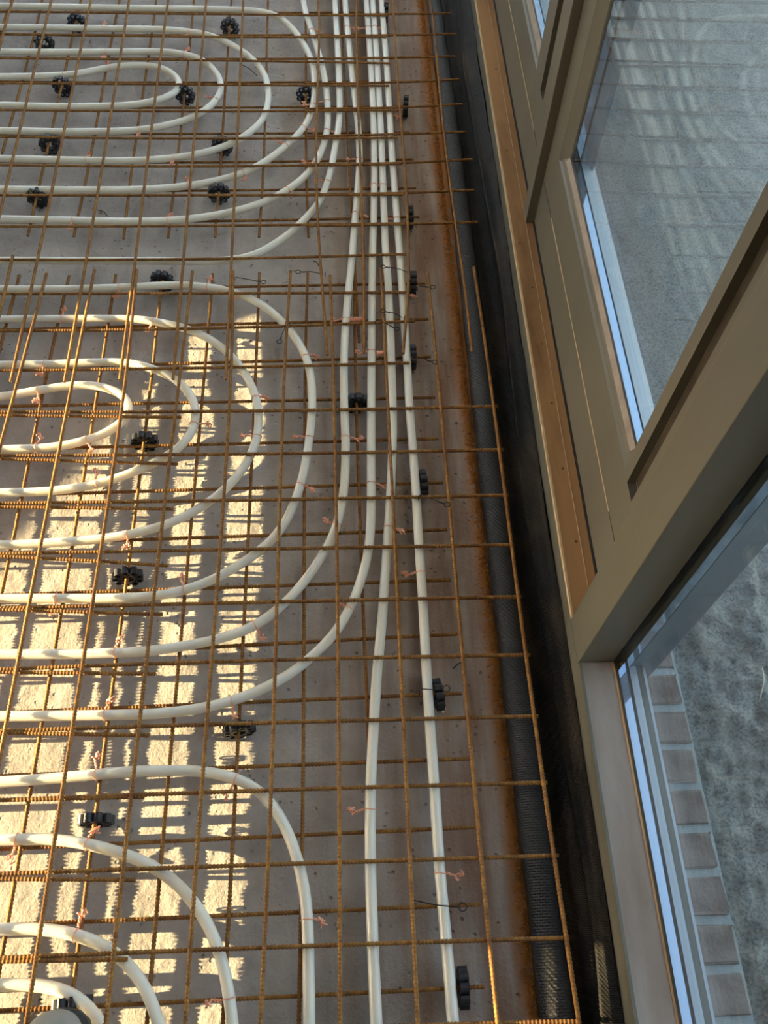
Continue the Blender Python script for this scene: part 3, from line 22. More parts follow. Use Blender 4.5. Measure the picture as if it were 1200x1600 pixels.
TIES=[["far_second",26.02,-9194,13230,-0.01],["far_third",26.76,-8972,12111,0.02],["far_inner",23.66,-9907,11053,0.13],["far_third",49.64,-7729,8786,-2.95],["far_second",66.03,-8825,7611,3.12],["bundle_first",72.54,-8813,5508,3.1],["bundle_first",65.53,-6711,5497,-3.06],["far_outer",71.58,-6385,6690,-2.94],["far_second",59.31,-6817,7704,-2.97],["far_third",42.07,-5966,10006,-2.01],["far_second",33.74,-6887,13096,-0.19],["far_third",33.69,-6918,12014,-0.31],["far_inner",27.61,-8780,11394,0.3],["bundle_first",32.86,-3568,13167,-1.38],["bundle_third",32.2,-2591,13342,-1.53],["bundle_fourth",32.27,-2021,13319,-1.56],["bundle_fifth",32.15,-1845,13354,-1.56],["far_outer",56.44,-3512,9790,-1.69],["bundle_first",43.73,-3154,9937,-1.53],["far_outer",59.61,-3747,8877,-1.96],["far_outer",62.36,-4155,8164,-2.19],["bundle_first",52.14,-3469,7459,-2.0],["bundle_first",55.85,-4080,6545,-2.32],["bundle_first",47.7,-3168,8746,-1.65],["bundle_second",54.02,-3154,6816,-1.79],["bundle_fourth",54.42,-2063,6676,-1.61],["bundle_fifth",54.42,-1854,6674,-1.58],["bundle_sixth",58.27,-1583,5518,-1.56],["bundle_sixth",45.31,-1590,9406,-1.57],["bundle_third",51.23,-2388,7637,-1.61],["bundle_third",57.72,-2517,5693,-1.64],["far_outer",67.11,-5137,7154,-2.64],["mid_outer",31.6,-7521,3408,0.05],["mid_second",28.14,-8558,2524,-0.0],["mid_third",27.64,-8708,1314,0.01],["mid_second",34.33,-6711,2433,-0.23],["mid_outer",37.75,-5684,3402,-0.15],["mid_outer",40.18,-4997,3180,-0.5],["mid_outer",47.88,-3598,1438,-1.22],["bundle_third",68.61,-2776,2438,-1.64],["bundle_fourth",71.51,-2274,1554,-1.6],["bundle_sixth",66.13,-1572,3160,-1.57],["mid_inner",27.71,-8711,654,0.22],["mid_inner",38.54,-7618,-536,-2.77],["mid_inner",41.59,-8507,-712,-3.09],["mid_third",48.35,-7308,-1517,-2.88],["mid_second",47.96,-4484,-511,-1.63],["mid_third",40.89,-5675,-209,-1.61],["mid_second",44.86,-4545,405,-1.28],["mid_outer",54.61,-3504,-559,-1.66],["bundle_third",78.64,-2826,-569,-1.55],["mid_outer",58.15,-3657,-1612,-1.82],["bundle_fourth",82.05,-2374,-1608,-1.6],["bundle_third",84.99,-3006,-2455,-1.81],["bundle_fifth",85.15,-2098,-2537,-1.67],["bundle_fourth",90.47,-2809,-4069,-2.02],["bundle_sixth",88.11,-1580,-3431,-1.57],["mid_second",58.61,-6620,-2575,-2.93],["mid_outer",75.05,-7641,-3765,3.12],["bundle_third",100.43,-6554,-4745,-3.12],["bundle_third",92.88,-4359,-4325,-2.55],["mid_outer",68.05,-5556,-3660,-2.91],["bundle_third",105.46,-8062,-4727,3.12],["bundle_fourth",105.19,-6580,-5754,3.12],["near_outer",34.72,-6586,-6644,0.06],["bundle_fourth",98.73,-4662,-5580,-2.84],["near_second",31.46,-7563,-7516,-0.01],["near_second",34.77,-6578,-7613,-0.2],["near_outer",41.66,-4530,-6776,-0.33],["near_third",34.87,-6552,-8764,-0.23],["near_second",45.13,-4459,-9574,-1.37],["near_outer",49.45,-3456,-8682,-1.5],["bundle_fifth",101.01,-2552,-7270,-1.6],["bundle_sixth",103.89,-1593,-8165,-1.56]]
WHEELS_V=[[-10112,13830],[-10752,12816],[-9989,10835],[-6767,10501],[-5861,13639],[-3738,10525],[-9954,8467],[-9816,6490],[-5735,8407],[-5681,6645],[-6745,3779],[-6656,-466],[-6549,-3298],[-2601,391],[-4495,-5989],[-6582,-7259],[-6569,-9542]]
WHEELS_R=[[-1482,14530],[-1143,10076],[-1258,5790],[-1305,3624],[-1435,1529],[-1415,-1525],[-1420,-5546],[-1372,-9559]]
WIRES=[[-5124,3469,-4490,3332],[-3203,3608,-3772,3631],[-1402,3654,-1973,3774],[-1266,3176,-943,3155],[-1578,2336,-2020,2483],[-2159,2235,-1752,1984],[-1467,1246,-1045,1092],[-3969,2217,-4108,1665],[-1533,-2004,-1056,-2200],[-2027,-8547,-1339,-8619],[-1745,-5579,-1324,-5550]]
SCREWS=[[947, 4071], [1049, 2756], [1036, 1221], [1014, -252], [998, -1715], [1003, -3189], [1132, 10479], [1034, 7210]]
COILS=[[-2707, -2418, 2340], [-2173, -2019, 1416]]
OFFCUTS=[[-977, -4908, -1113, -5005], [-3493, 4641, -3364, 4476], [-8497, 6374, -8246, 6151], [-5508, 12305, -5054, 11773], [-1644, -4483, -1551, -4554]]
CHIP=[-1334, -5699]
VLAB=["black spacer wheel half hidden behind the second far loop at the top left", "black spacer wheel between the second and third far loops at the far left", "black spacer wheel on the left run of the innermost far loop", "black spacer wheel just outside the bend of the innermost far loop", "black spacer wheel inside the bend of the outermost far loop", "black spacer wheel left of the outermost far loop where it turns back", "black spacer wheel between the lower runs of the third and second far loops", "black spacer wheel on the lower left run of the outermost far loop", "black spacer wheel under the lower curve of the second far loop", "black spacer wheel between the outermost far loop and the leftmost bundle pipe", "black spacer wheel behind the top run of the outermost middle loop", "black spacer wheel between the innermost and third middle loops", "sunlit black spacer wheel between the second and outermost middle loops", "black spacer wheel wedged between the third and fourth bundle pipes", "black spacer wheel under the fourth bundle pipe left of the middle", "sunlit black spacer wheel between the outermost and second near curves", "black spacer wheel beside the grey boot toe at the bottom left"]
RLAB=["edge-on black spacer wheel at the far end of the pipe bundle by the top edge", "edge-on black spacer wheel right of the bundle, second from the top", "edge-on black spacer wheel right of the bundle, third from the top", "edge-on black spacer wheel right of the bundle, at the far end of the near mesh", "edge-on black spacer wheel right of the bundle, fifth from the top", "edge-on black spacer wheel touching the pipe nearest the window, mid height", "edge-on black spacer wheel touching the pipe nearest the window, low, with wire across", "edge-on black spacer wheel near the bottom edge, right of the pipe nearest the window"]
WLAB=["black wire tie with eye above the bend of the outermost middle loop", "black wire tie with eye pointing left, just left of the bundle", "black wire tie with eye pointing left across the last two bundle pipes", "black wire tie with eye beside the uppermost edge-on wheel of the near mesh", "black wire tie crossing the fifth bundle pipe, pointing left", "black wire tie crossing the fifth bundle pipe, pointing down right", "black wire tie with eye beside the fifth edge-on wheel", "black wire tie with eye hanging from the outermost middle loop", "black wire tie with eye below the sixth edge-on wheel", "long black wire tie with eye across the window pipe near the bottom", "black wire tie with eye over the low edge-on wheel"]
OLAB=["dark wire offcut on the slab right of the low edge-on spacer wheel", "dark wire offcut on the slab above the near mesh, left of the bundle", "thin dark wire offcut lying below the lowest far loop at the left", "thin dark wire offcut on the slab right of the second far loop", "tiny dark wire offcut right of the pipe nearest the window"]

# ------------------------------------------------------------------ helpers
def tag(o,label=None,cat=None,group=None,kind=None):
    if label: o['label']=label
    if cat: o['category']=cat
    if group: o['group']=group
    if kind: o['kind']=kind
    return o
def empty(name,loc=(0,0,0),rz=0):
    o=bpy.data.objects.new(name,None); COL.objects.link(o); o.location=loc; o.rotation_euler=(0,0,rz); o.empty_display_size=.05; return o
def link(name,me,mat=None,parent=None):
    o=bpy.data.objects.new(name,me); COL.objects.link(o)
    if mat and not me.materials: me.materials.append(mat)
    if parent: o.parent=parent
    return o
def mesh(name,V,F,smooth=True):
    me=bpy.data.meshes.new(name); me.from_pydata([tuple(v) for v in V],[],F)
    if smooth: me.polygons.foreach_set('use_smooth',[True]*len(F))
    me.update(); return me
class MB:
    def __init__(s): s.V=[]; s.F=[]
    def box(s,x0,x1,y0,y1,z0,z1,M=None):
        b=len(s.V); P=[(x,y,z) for x in (x0,x1) for y in (y0,y1) for z in (z0,z1)]
        s.V+=[tuple(M@Vector(q)) if M else q for q in P]
        s.F+=[tuple(b+i for i in f) for f in ((0,1,3,2),(4,6,7,5),(0,4,5,1),(2,3,7,6),(0,2,6,4),(1,5,7,3))]; return s
    def prism(s,poly,a0,a1,axis=1):
        # poly in the two other axes, extruded along axis
        b=len(s.V);n=len(poly)
        for a in (a0,a1):
            for (u,v) in poly: s.V.append((u,a,v) if axis==1 else ((a,u,v) if axis==0 else (u,v,a)))
        s.F+=[tuple(b+i for i in range(n)),tuple(b+n+i for i in reversed(range(n)))]
        s.F+=[(b+i,b+n+i,b+n+(i+1)%n,b+(i+1)%n) for i in range(n)]; return s
    def tube(s,P,r,n=6,cap=True,close=False):
        P=np.asarray(P,float); V,F=sweep(P,r,n,close); b=len(s.V); s.V+=[tuple(v) for v in V]; s.F+=[tuple(b+i for i in f) for f in F]
        if cap and not close:
            m=len(P); s.F+=[tuple(b+i for i in reversed(range(n))),tuple(b+(m-1)*n+i for i in range(n))]
        return s
    def me(s,name,smooth=False,bevel=0):
        m=mesh(name,s.V,s.F,False); bm=bmesh.new(); bm.from_mesh(m); bmesh.ops.recalc_face_normals(bm,faces=bm.faces)
        if bevel: bmesh.ops.bevel(bm,geom=list(bm.edges),offset=bevel,segments=2,affect='EDGES',profile=.6)
        if smooth:
            for f in bm.faces: f.smooth=True
        bm.to_mesh(m); bm.free(); return m
def frames(P,close=False):
    m=len(P)
    T=np.roll(P,-1,0)-np.roll(P,1,0) if close else np.gradient(P,axis=0)
    T/=np.maximum(np.linalg.norm(T,axis=1,keepdims=True),1e-9)
    N=np.zeros_like(T); u=np.array([0,0,1.]) if abs(T[0,2])<.9 else np.array([1.,0,0])
    for i in range(m):
        u=u-T[i]*np.dot(u,T[i]); u/=np.linalg.norm(u); N[i]=u
    return T,N,np.cross(T,N)
def sweep(P,r,n,close=False):
    T,N,B=frames(P,close); m=len(P); r=np.broadcast_to(np.asarray(r,float),(m,))
    a=np.arange(n)*2*math.pi/n
    V=P[:,None,:]+r[:,None,None]*(np.cos(a)[None,:,None]*N[:,None,:]+np.sin(a)[None,:,None]*B[:,None,:])
    k=m if close else m-1
    i=np.arange(k)[:,None]*n; j=np.arange(n)[None,:]; i2=(np.arange(k)+1)[:,None]%m*n
    F=np.stack([i+j,i2+j,i2+(j+1)%n,i+(j+1)%n],-1).reshape(-1,4)
    return V.reshape(-1,3),F.tolist()
def catmull(P,step):
    P=np.asarray(P,float)
    if len(P)>2:
        Q=np.vstack([2*P[0]-P[1],P,2*P[-1]-P[-2]]); out=[]
        for i in range(1,len(Q)-2):
            n=max(2,int(np.linalg.norm(Q[i+1]-Q[i])/step)+1); t=np.linspace(0,1,n,endpoint=False)[:,None]
            a,b,c,d=Q[i-1],Q[i],Q[i+1],Q[i+2]
            out.append(.5*(2*b+(c-a)*t+(2*a-5*b+4*c-d)*t**2+(3*b-a-3*c+d)*t**3))
        P=np.vstack(out+[P[-1:]])
    s=np.r_[0,np.cumsum(np.linalg.norm(np.diff(P,axis=0),axis=1))]
    t=np.linspace(0,s[-1],max(2,int(s[-1]/step)+1))
    return np.stack([np.interp(t,s,P[:,k]) for k in range(P.shape[1])],1)
def vnoise(X,Y,seed,scale):
    rng=np.random.RandomState(seed); L=rng.rand(256,256)
    x=X/scale;y=Y/scale; xi=np.floor(x).astype(int);yi=np.floor(y).astype(int); fx=x-xi;fy=y-yi
    fx=fx*fx*(3-2*fx);fy=fy*fy*(3-2*fy); g=lambda a,b:L[a%256,b%256]
    return (g(xi,yi)*(1-fx)+g(xi+1,yi)*fx)*(1-fy)+(g(xi,yi+1)*(1-fx)+g(xi+1,yi+1)*fx)*fy-.5
def grid(name,xs,ys,zf,warp=None):
    X,Y=np.meshgrid(xs,ys,indexing='ij'); Z=zf(X,Y)
    if warp: X,Y,Z=warp(X,Y,Z)
    V=np.stack([X,Y,Z],-1).reshape(-1,3); n,m=X.shape
    i=np.arange(n-1)[:,None]*m+np.arange(m-1)[None,:]
    F=np.stack([i,i+m,i+m+1,i+1],-1).reshape(-1,4).astype(np.int32)
    me=bpy.data.meshes.new(name); me.vertices.add(len(V)); me.vertices.foreach_set('co',V.ravel().astype(np.float32))
    me.loops.add(F.size); me.loops.foreach_set('vertex_index',F.ravel()); me.polygons.add(len(F))
    me.polygons.foreach_set('loop_start',np.arange(0,F.size,4,dtype=np.int32)); me.polygons.foreach_set('use_smooth',np.ones(len(F),bool))
    me.update(calc_edges=True); me.validate(); return me
# ------------------------------------------------------------------ materials
class NM:
    def __init__(s,name,rough=.6,metal=0,spec=.5,col=(.5,.5,.5)):
        s.m=bpy.data.materials.new(name); s.m.use_nodes=True; s.t=s.m.node_tree; s.b=s.t.nodes['Principled BSDF']
        s.b.inputs['Roughness'].default_value=rough; s.b.inputs['Metallic'].default_value=metal; s.b.inputs['Specular IOR Level'].default_value=spec
        s.b.inputs['Base Color'].default_value=(*col,1); s.co=None
    def n(s,t,**k):
        o=s.t.nodes.new(t)
        for a,v in k.items():
            if a.startswith('_'): setattr(o,a[1:],v)
            else: o.inputs[int(a[1:]) if a[0]=='i' and a[1:].isdigit() else a].default_value=v
        return o
    def l(s,a,b): s.t.links.new(a,b)
    def coord(s,scale=(1,1,1)):
        c=s.n('ShaderNodeTexCoord'); m=s.n('ShaderNodeMapping'); m.inputs['Scale'].default_value=scale
        g=s.n('ShaderNodeNewGeometry'); s.l(g.outputs['Position'],m.inputs[0]); return m.outputs[0]
    def noise(s,sc,det=4,scale=(1,1,1),rough=.55):
        t=s.n('ShaderNodeTexNoise'); t.inputs['Scale'].default_value=sc; t.inputs['Detail'].default_value=det; t.inputs['Roughness'].default_value=rough
        s.l(s.coord(scale),t.inputs['Vector']); return t.outputs['Fac']
    def ramp(s,f,stops):
        r=s.n('ShaderNodeValToRGB'); e=r.color_ramp.elements
        while len(e)<len(stops): e.new(.5)
        for k,(p,c) in enumerate(stops): e[k].position=p; e[k].color=(*c,1) if len(c)==3 else c
        s.l(f,r.inputs[0]); return r.outputs[0]
    def mix(s,f,a,b,mode='MIX'):
        x=s.n('ShaderNodeMix',_data_type='RGBA',_blend_type=mode)
        for k,v in ((0,f),(6,a),(7,b)):
            if hasattr(v,'is_linked'): s.l(v,x.inputs[k])
            elif k==0: x.inputs[0].default_value=v
            else: x.inputs[k].default_value=(*v,1)
        return x.outputs[2]
    def math(s,op,a,b=0,c=False):
        x=s.n('ShaderNodeMath',_operation=op,_use_clamp=c)
        for k,v in ((0,a),(1,b)):
            if hasattr(v,'is_linked'): s.l(v,x.inputs[k])
            else: x.inputs[k].default_value=v
        return x.outputs[0]
    def color(s,o): s.l(o,s.b.inputs['Base Color']); return s
    def bump(s,h,dist,st=1.0):
        b=s.n('ShaderNodeBump'); b.inputs['Strength'].default_value=st; b.inputs['Distance'].default_value=dist; s.l(h,b.inputs['Height']); s.l(b.outputs[0],s.b.inputs['Normal']); return s
def m_rust():
    k=NM('rusty_steel',.72,0,.35)
    c=k.ramp(k.noise(90,5),[(.3,(.20,.082,.02)),(.5,(.44,.20,.04)),(.72,(.58,.29,.06))])
    c=k.mix(k.ramp(k.noise(14,3),[(.45,(0,0,0)),(.7,(1,1,1))]),c,(.27,.105,.022))
    g=k.n('ShaderNodeNewGeometry'); c=k.mix(k.ramp(g.outputs['Pointiness'],[(.46,(0,0,0)),(.535,(1,1,1))]),k.mix(.5,c,(.07,.03,.009)),c); k.color(c)  # shade between the ribs put into the colour: concave parts darkened
    k.bump(k.noise(700,3),.0006,.6); return k.m
def m_pipe():
    k=NM('milky_plastic',.33,0,.5)
    k.color(k.ramp(k.noise(3,2),[(.3,(.66,.64,.57)),(.7,(.73,.71,.63))]))
    k.b.inputs['Subsurface Weight'].default_value=.9; k.b.inputs['Subsurface Radius'].default_value=(1,.85,.6); k.b.inputs['Subsurface Scale'].default_value=.02
    return k.m
def m_floor():
    k=NM('concrete',.9,0,.2)
    base=k.ramp(k.noise(9,8,rough=.62),[(.28,(.31,.275,.25)),(.5,(.42,.38,.345)),(.72,(.50,.46,.42))])
    g=k.n('ShaderNodeNewGeometry'); sx=k.n('ShaderNodeSeparateXYZ'); k.l(g.outputs['Position'],sx.inputs[0])
    mr=k.n('ShaderNodeMapRange',i1=-.42,i2=-.12,i3=0,i4=1); k.l(sx.outputs[0],mr.inputs[0])
    st=k.math('MULTIPLY',mr.outputs[0],k.ramp(k.noise(9,4,(3.2,.35,1)),[(.36,(.3,.3,.3)),(.62,(1,1,1))]))
    c=k.mix(k.math('MULTIPLY',st,.9),base,(.235,.135,.088))
    # rust dust along the film edge
    mr2=k.n('ShaderNodeMapRange',i1=-.064,i2=-.044,i3=0,i4=1); k.l(sx.outputs[0],mr2.inputs[0])
    r2=k.math('MULTIPLY',mr2.outputs[0],k.ramp(k.noise(55,6),[(.3,(.25,.25,.25)),(.52,(1,1,1))]))
    c=k.mix(r2,c,(.40,.165,.045))
    v=k.n('ShaderNodeTexVoronoi'); v.inputs['Scale'].default_value=62; k.l(k.coord(),v.inputs['Vector'])
    pit=k.ramp(v.outputs['Distance'],[(.05,(0,0,0)),(.2,(1,1,1))])
    pm=k.ramp(k.noise(17,3),[(.46,(0,0,0)),(.56,(1,1,1))])
    pit=k.mix(pm,(1,1,1),pit)
    c=k.mix(k.math('MULTIPLY',k.math('SUBTRACT',1,pit),.5),c,(.15,.12,.10)); k.color(c)
    h=k.math('ADD',k.math('MULTIPLY',k.noise(150,8,rough=.65),.7),k.math('MULTIPLY',pit,1.0)); k.bump(h,.0042,1.0); return k.m
def m_simple(name,stops,sc=20,rough=.6,metal=0,spec=.5,scale=(1,1,1),bump=None,det=4):
    k=NM(name,rough,metal,spec); k.color(k.ramp(k.noise(sc,det,scale),stops))
    if bump: k.bump(k.noise(bump[0],4,scale),bump[1],bump[2])
    return k.m
def m_woven(name,rough,sc=900,dust=0):
    k=NM(name,rough,0,.22 if dust else .7); c=k.ramp(k.noise(22,4),[(.35,(.009,.009,.010)),(.7,(.022,.021,.020))])
    if dust: c=k.mix(k.math('MULTIPLY',k.ramp(k.noise(13,6,(1,.35,1)),[(.5,(0,0,0)),(.78,(1,1,1))]),dust),c,(.13,.085,.05))
    k.color(c)
    w=k.n('ShaderNodeTexWave',_wave_type='BANDS',_bands_direction='DIAGONAL'); w.inputs['Scale'].default_value=sc/6; w.inputs['Distortion'].default_value=.6; w.inputs['Detail Scale'].default_value=60
    k.l(k.coord(),w.inputs['Vector'])
    w2=k.n('ShaderNodeTexWave',_wave_type='BANDS',_bands_direction='Y'); w2.inputs['Scale'].default_value=sc/5; k.l(k.coord(),w2.inputs['Vector'])
    k.bump(k.math('ADD',w.outputs['Fac'],w2.outputs['Fac']),.001,.8); return k.m
def m_glass():
    k=NM('window_glass'); t=k.t; o=t.nodes['Material Output']
    lw=k.n('ShaderNodeLayerWeight'); lw.inputs[0].default_value=.5
    f=k.math('ADD',k.math('MULTIPLY',k.math('POWER',lw.outputs['Facing'],5),.95),.043)
    tr=k.n('ShaderNodeBsdfTransparent'); tr.inputs[0].default_value=(.96,.98,.97,1); gl=k.n('ShaderNodeBsdfGlossy'); gl.inputs['Roughness'].default_value=.01
    mx=k.n('ShaderNodeMixShader'); k.l(f,mx.inputs[0]); k.l(tr.outputs[0],mx.inputs[1]); k.l(gl.outputs[0],mx.inputs[2]); k.l(mx.outputs[0],o.inputs[0]); return k.m
def m_ground():
    k=NM('rough_sand_concrete',.95,0,.1)
    c=k.ramp(k.noise(7,4),[(.3,(.56,.535,.48)),(.7,(.68,.655,.60))])
    c=k.mix(k.math('MULTIPLY',k.ramp(k.noise(190,6,rough=.7),[(.40,(1,1,1)),(.54,(0,0,0))]),.7),c,(.25,.235,.21))
    c=k.mix(k.math('MULTIPLY',k.ramp(k.noise(260,3),[(.6,(0,0,0)),(.72,(1,1,1))]),.5),c,(.72,.71,.68))
    k.color(c); k.bump(k.noise(150,8,rough=.75),.02,1.0); return k.m
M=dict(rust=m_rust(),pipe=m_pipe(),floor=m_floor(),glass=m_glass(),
 roll=m_woven('black_woven_plastic',.27,430),film=m_woven('black_plastic_sheet',.42,620,.55),
 copper=m_simple('copper_wire',[(.3,(.80,.32,.19)),(.7,(.95,.52,.36))],40,.38,.3),
 wire=m_simple('black_wire',[(.3,(.012,.011,.010)),(.7,(.04,.03,.025))],60,.5,.4),
 black=m_simple('black_plastic',[(.3,(.010,.010,.013)),(.7,(.028,.028,.034))],30,.42),
 frame=m_simple('olive_grey_paint',[(.3,(.098,.093,.072)),(.7,(.135,.128,.098))],7,.42,0,.5,(1,1,.25),(160,.0004,.3)),
 slot=m_simple('dark_gasket',[(.3,(.02,.017,.012)),(.7,(.045,.036,.024))],20,.6),
 outer=m_simple('blue_grey_aluminium',[(.3,(.26,.29,.33)),(.7,(.34,.37,.41))],6,.4,.3,.5,(1,.2,1)),
 spacer=m_simple('sky_tinted_spacer_bar',[(.3,(.58,.72,.88)),(.7,(.64,.77,.92))],5,.05,1.0),  # blue of the reflected sky tinted into the base colour
 seal=m_simple('black_seal_and_gap_shade',[(.3,(.01,.01,.012)),(.7,(.02,.02,.024))],20,.5),
 ledge=m_simple('primed_timber',[(.28,(.20,.105,.045)),(.5,(.37,.205,.09)),(.75,(.43,.245,.11))],9,.62,0,.3,(1.6,.35,1),(200,.0006,.4),7),
 edge=m_simple('pale_edge_and_groove_light',[(.3,(.50,.36,.20)),(.7,(.62,.46,.28))],20,.6),
 sill=m_simple('dusty_timber',[(.25,(.16,.11,.08)),(.5,(.25,.205,.175)),(.75,(.34,.31,.29))],7,.7,0,.3,(2.2,.5,1),(240,.0006,.4),7),
 brick=m_simple('brown_brick',[(.3,(.17,.125,.105)),(.5,(.26,.20,.17)),(.75,(.34,.27,.24))],26,.9,0,.2,(1,1,1),(180,.002,.7)),
 mortar=m_simple('mortar',[(.3,(.34,.35,.34)),(.7,(.46,.47,.45))],40,.95,0,.1,(1,1,1),(200,.002,.7)),
 ground=m_ground(),
 plaster=m_simple('plaster',[(.3,(.50,.47,.43)),(.7,(.58,.55,.50))],5,.9,0,.2),
 dust=m_simple('rust_dust',[(.3,(.26,.095,.022)),(.7,(.55,.26,.075))],120,.9,0,.1),
 boot=m_simple('grey_leather',[(.3,(.19,.18,.16)),(.7,(.25,.235,.21))],14,.6,0,.4,(1,1,1),(300,.0006,.4)),
 sole=m_simple('dark_rubber',[(.3,(.02,.02,.02)),(.7,(.04,.038,.036))],20,.75),
 straw=m_simple('dry_straw',[(.3,(.5,.42,.26)),(.7,(.62,.54,.36))],30,.8),
 darkwall=m_simple('dark_shade_wall',[(.3,(.05,.042,.036)),(.7,(.085,.07,.06))],18,.9,0,.2),
 deadst=m_simple('dusty_bead',[(.3,(.22,.18,.15)),(.7,(.34,.29,.25))],22,.85,0,.2),
 screw=m_simple('rusty_screw_head',[(.3,(.10,.05,.02)),(.7,(.22,.11,.04))],80,.6,.3))
# ------------------------------------------------------------------ setting: floor, walls, ceiling, outside ground
def zfloor(X,Y):
    return .0016*vnoise(X,Y,1,.09)+.0012*vnoise(X,Y,2,.028)+.0015*vnoise(X,Y,3,.013)+.0014*vnoise(X,Y,5,.0068)-.0012
fl=link('floor',grid('floor',np.arange(-1.75,-.022,.0055),np.arange(-1.5,2.62,.0055),zfloor),M['floor']); tag(fl,kind='structure')
fo=MB().box(-3.1,-1.752,-3,4,-.1,-.001).box(-1.755,-.0225,2.612,4,-.1,-.001).box(-1.755,-.0225,-3,-1.497,-.1,-.001).box(-.0225,.05,-3,4,-.1,-.012).box(-1.755,-.0225,-1.5,2.612,-.1,-.006)
tag(link('slab',fo.me('slab'),M['floor'],fl),kind='structure')
wl=MB()  # unseen wall; sloped opening and slit shaped to cut the sun patches
lo=lambda y:max(.0,.479+.119*(y+.285)+.5*max(0,y-.25)) if y>-.45 else max(0,.459+.9*(y+.45))
wl.prism([(-3,0),(4,0),(4,.7),(.5,lo(.5)),(.25,lo(.25)),(-.45,lo(-.449)),(-.96,0.001),(-3,.001)],-3.06,-3.0,0)
wl.box(-3.06,-3,-.915,4,.598,1.85).box(-3.06,-3,-3,-.915,.598,.716).box(-3.06,-3,-3,-.915,.752,1.85).box(-3.06,-3,-3,4,2.45,2.6)
for y in (.4,2.2,3.94): wl.box(-3.06,-3,y,y+.06,1.85,2.45)
wl.box(-3.06,-3,-1.7,-.4,1.85,2.45).box(-3.06,-3,-1.7,-1.1,0,.598)  # panels added to keep light off the post's near face
tag(link('sun_shaping_wall_left',wl.me('sun_shaping_wall_left'),M['plaster']),kind='structure')
wf=MB().box(-3.06,-2.6,4,4.1,0,2.6).box(-1.1,.2,4,4.1,0,2.6).box(-2.6,-1.1,4,4.1,2.2,2.6).box(-2.6,-1.1,4,4.1,0,.12)
tag(link('wall_far',wf.me('wall_far'),M['plaster']),kind='structure')
tag(link('wall_near_shade_wing',MB().box(-3.06,.2,-1.72,-1.6,0,2.6).box(.2,1.5,-1.72,-1.6,-.1,2.4).me('wall_near_shade_wing'),M['darkwall']),kind='structure')  # unseen wall kept dark, outside wing added, to shade the post's near face
tag(link('ceiling',MB().box(-3.06,.25,-3.1,4.1,2.6,2.7).me('ceiling'),M['plaster']),kind='structure')
def zgr(X,Y):
    a=np.clip((.15-Y)/.5,.25,1)*np.clip((X-.18)/.1,.3,1)
    return .006*vnoise(X,Y,21,.12)+a*(.011*vnoise(X,Y,22,.035)+.011*vnoise(X,Y,23,.018)+.009*vnoise(X,Y,24,.0105))+.006
gr=link('ground',grid('ground',np.arange(.255,1.75,.0065),np.arange(-1.5,2.6,.0075),zgr),M['ground']); tag(gr,kind='structure')
tag(link('yard',MB().box(1.7,14,-10,14,-.1,.002).box(.2,1.72,2.55,14,-.1,.002).box(.2,1.72,-10,-1.46,-.1,.002).me('yard'),M['ground'],gr),kind='structure')
# ------------------------------------------------------------------ window wall, in its own slightly turned frame (u out, y along, z up)
WALL=Matrix(((1,.0105,0,.0765),(-.0105,1,0,0),(0,0,1,0),(0,0,0,1)))
def wm(mb,name,mat,parent=None,bevel=0,kind=None):
    mb.V=[tuple(WALL@Vector(v)) for v in mb.V]; o=link(name,mb.me(name,bevel=bevel),M[mat],parent)
    if kind: tag(o,kind=kind)
    return o
TOPZ=2.35
base=wm(MB().box(.0,.10,-3,4,-.12,.092),'trim_1','frame',kind='structure')
wm(MB().box(-.02,.16,-3,4,TOPZ,2.6),'wall_right','plaster',kind='structure')
# mullion post
post=wm(MB().box(0,.0545,-.53,-.4565,.092,TOPZ),'trim_2','frame',bevel=.0016,kind='structure')
wm(MB().box(.079,.128,-.535,-.452,.03,TOPZ),'outer_cover','outer',post,.002)
for y in (-1.6,2.02): 
    q=wm(MB().box(0,.12,y,y+.08,.03,TOPZ),'trim_3' if y<0 else 'trim_4','frame',bevel=.0016,kind='structure')
# far ledge with pale edge and screws, near sill
led=wm(MB().box(.0035,.0495,-.456,2.02,.085,.1),'trim_5','ledge',kind='structure')
wm(MB().box(0,.0035,-.456,2.02,.088,.1004),'edge_strip','edge',led)
wm(MB().box(.034,.0348,-.456,2.02,.1,.1007),'joint_line','edge',led)
def disc(r,h,n=12):
    b=MB(); b.V+=[(r*math.cos(i*2*math.pi/n)*k,r*math.sin(i*2*math.pi/n)*k,z) for z,k in ((0,1),(h,.8)) for i in range(n)]
    b.F+=[tuple(range(n,2*n))]+[(i,(i+1)%n,n+(i+1)%n,n+i) for i in range(n)]; return b
sm=disc(.0026,.0014).me('screw'); sm.materials.append(M['screw'])
for x,y in SCREWS:
    o=link('screw',sm,None,led); o.location=(x/1e4,y/1e4,.1)
sil=wm(MB().box(.004,.0545,-1.52,-.531,.085,.1),'trim_6','sill',kind='structure')
wm(MB().box(0,.004,-1.52,-.531,.086,.1005),'edge_strip','frame',sil)
wm(MB().box(.0515,.0545,-1.52,-.531,.1,.1008),'putty_line','ledge',sil)
def pane(mb,name,par): return wm(mb,name,'glass',par)
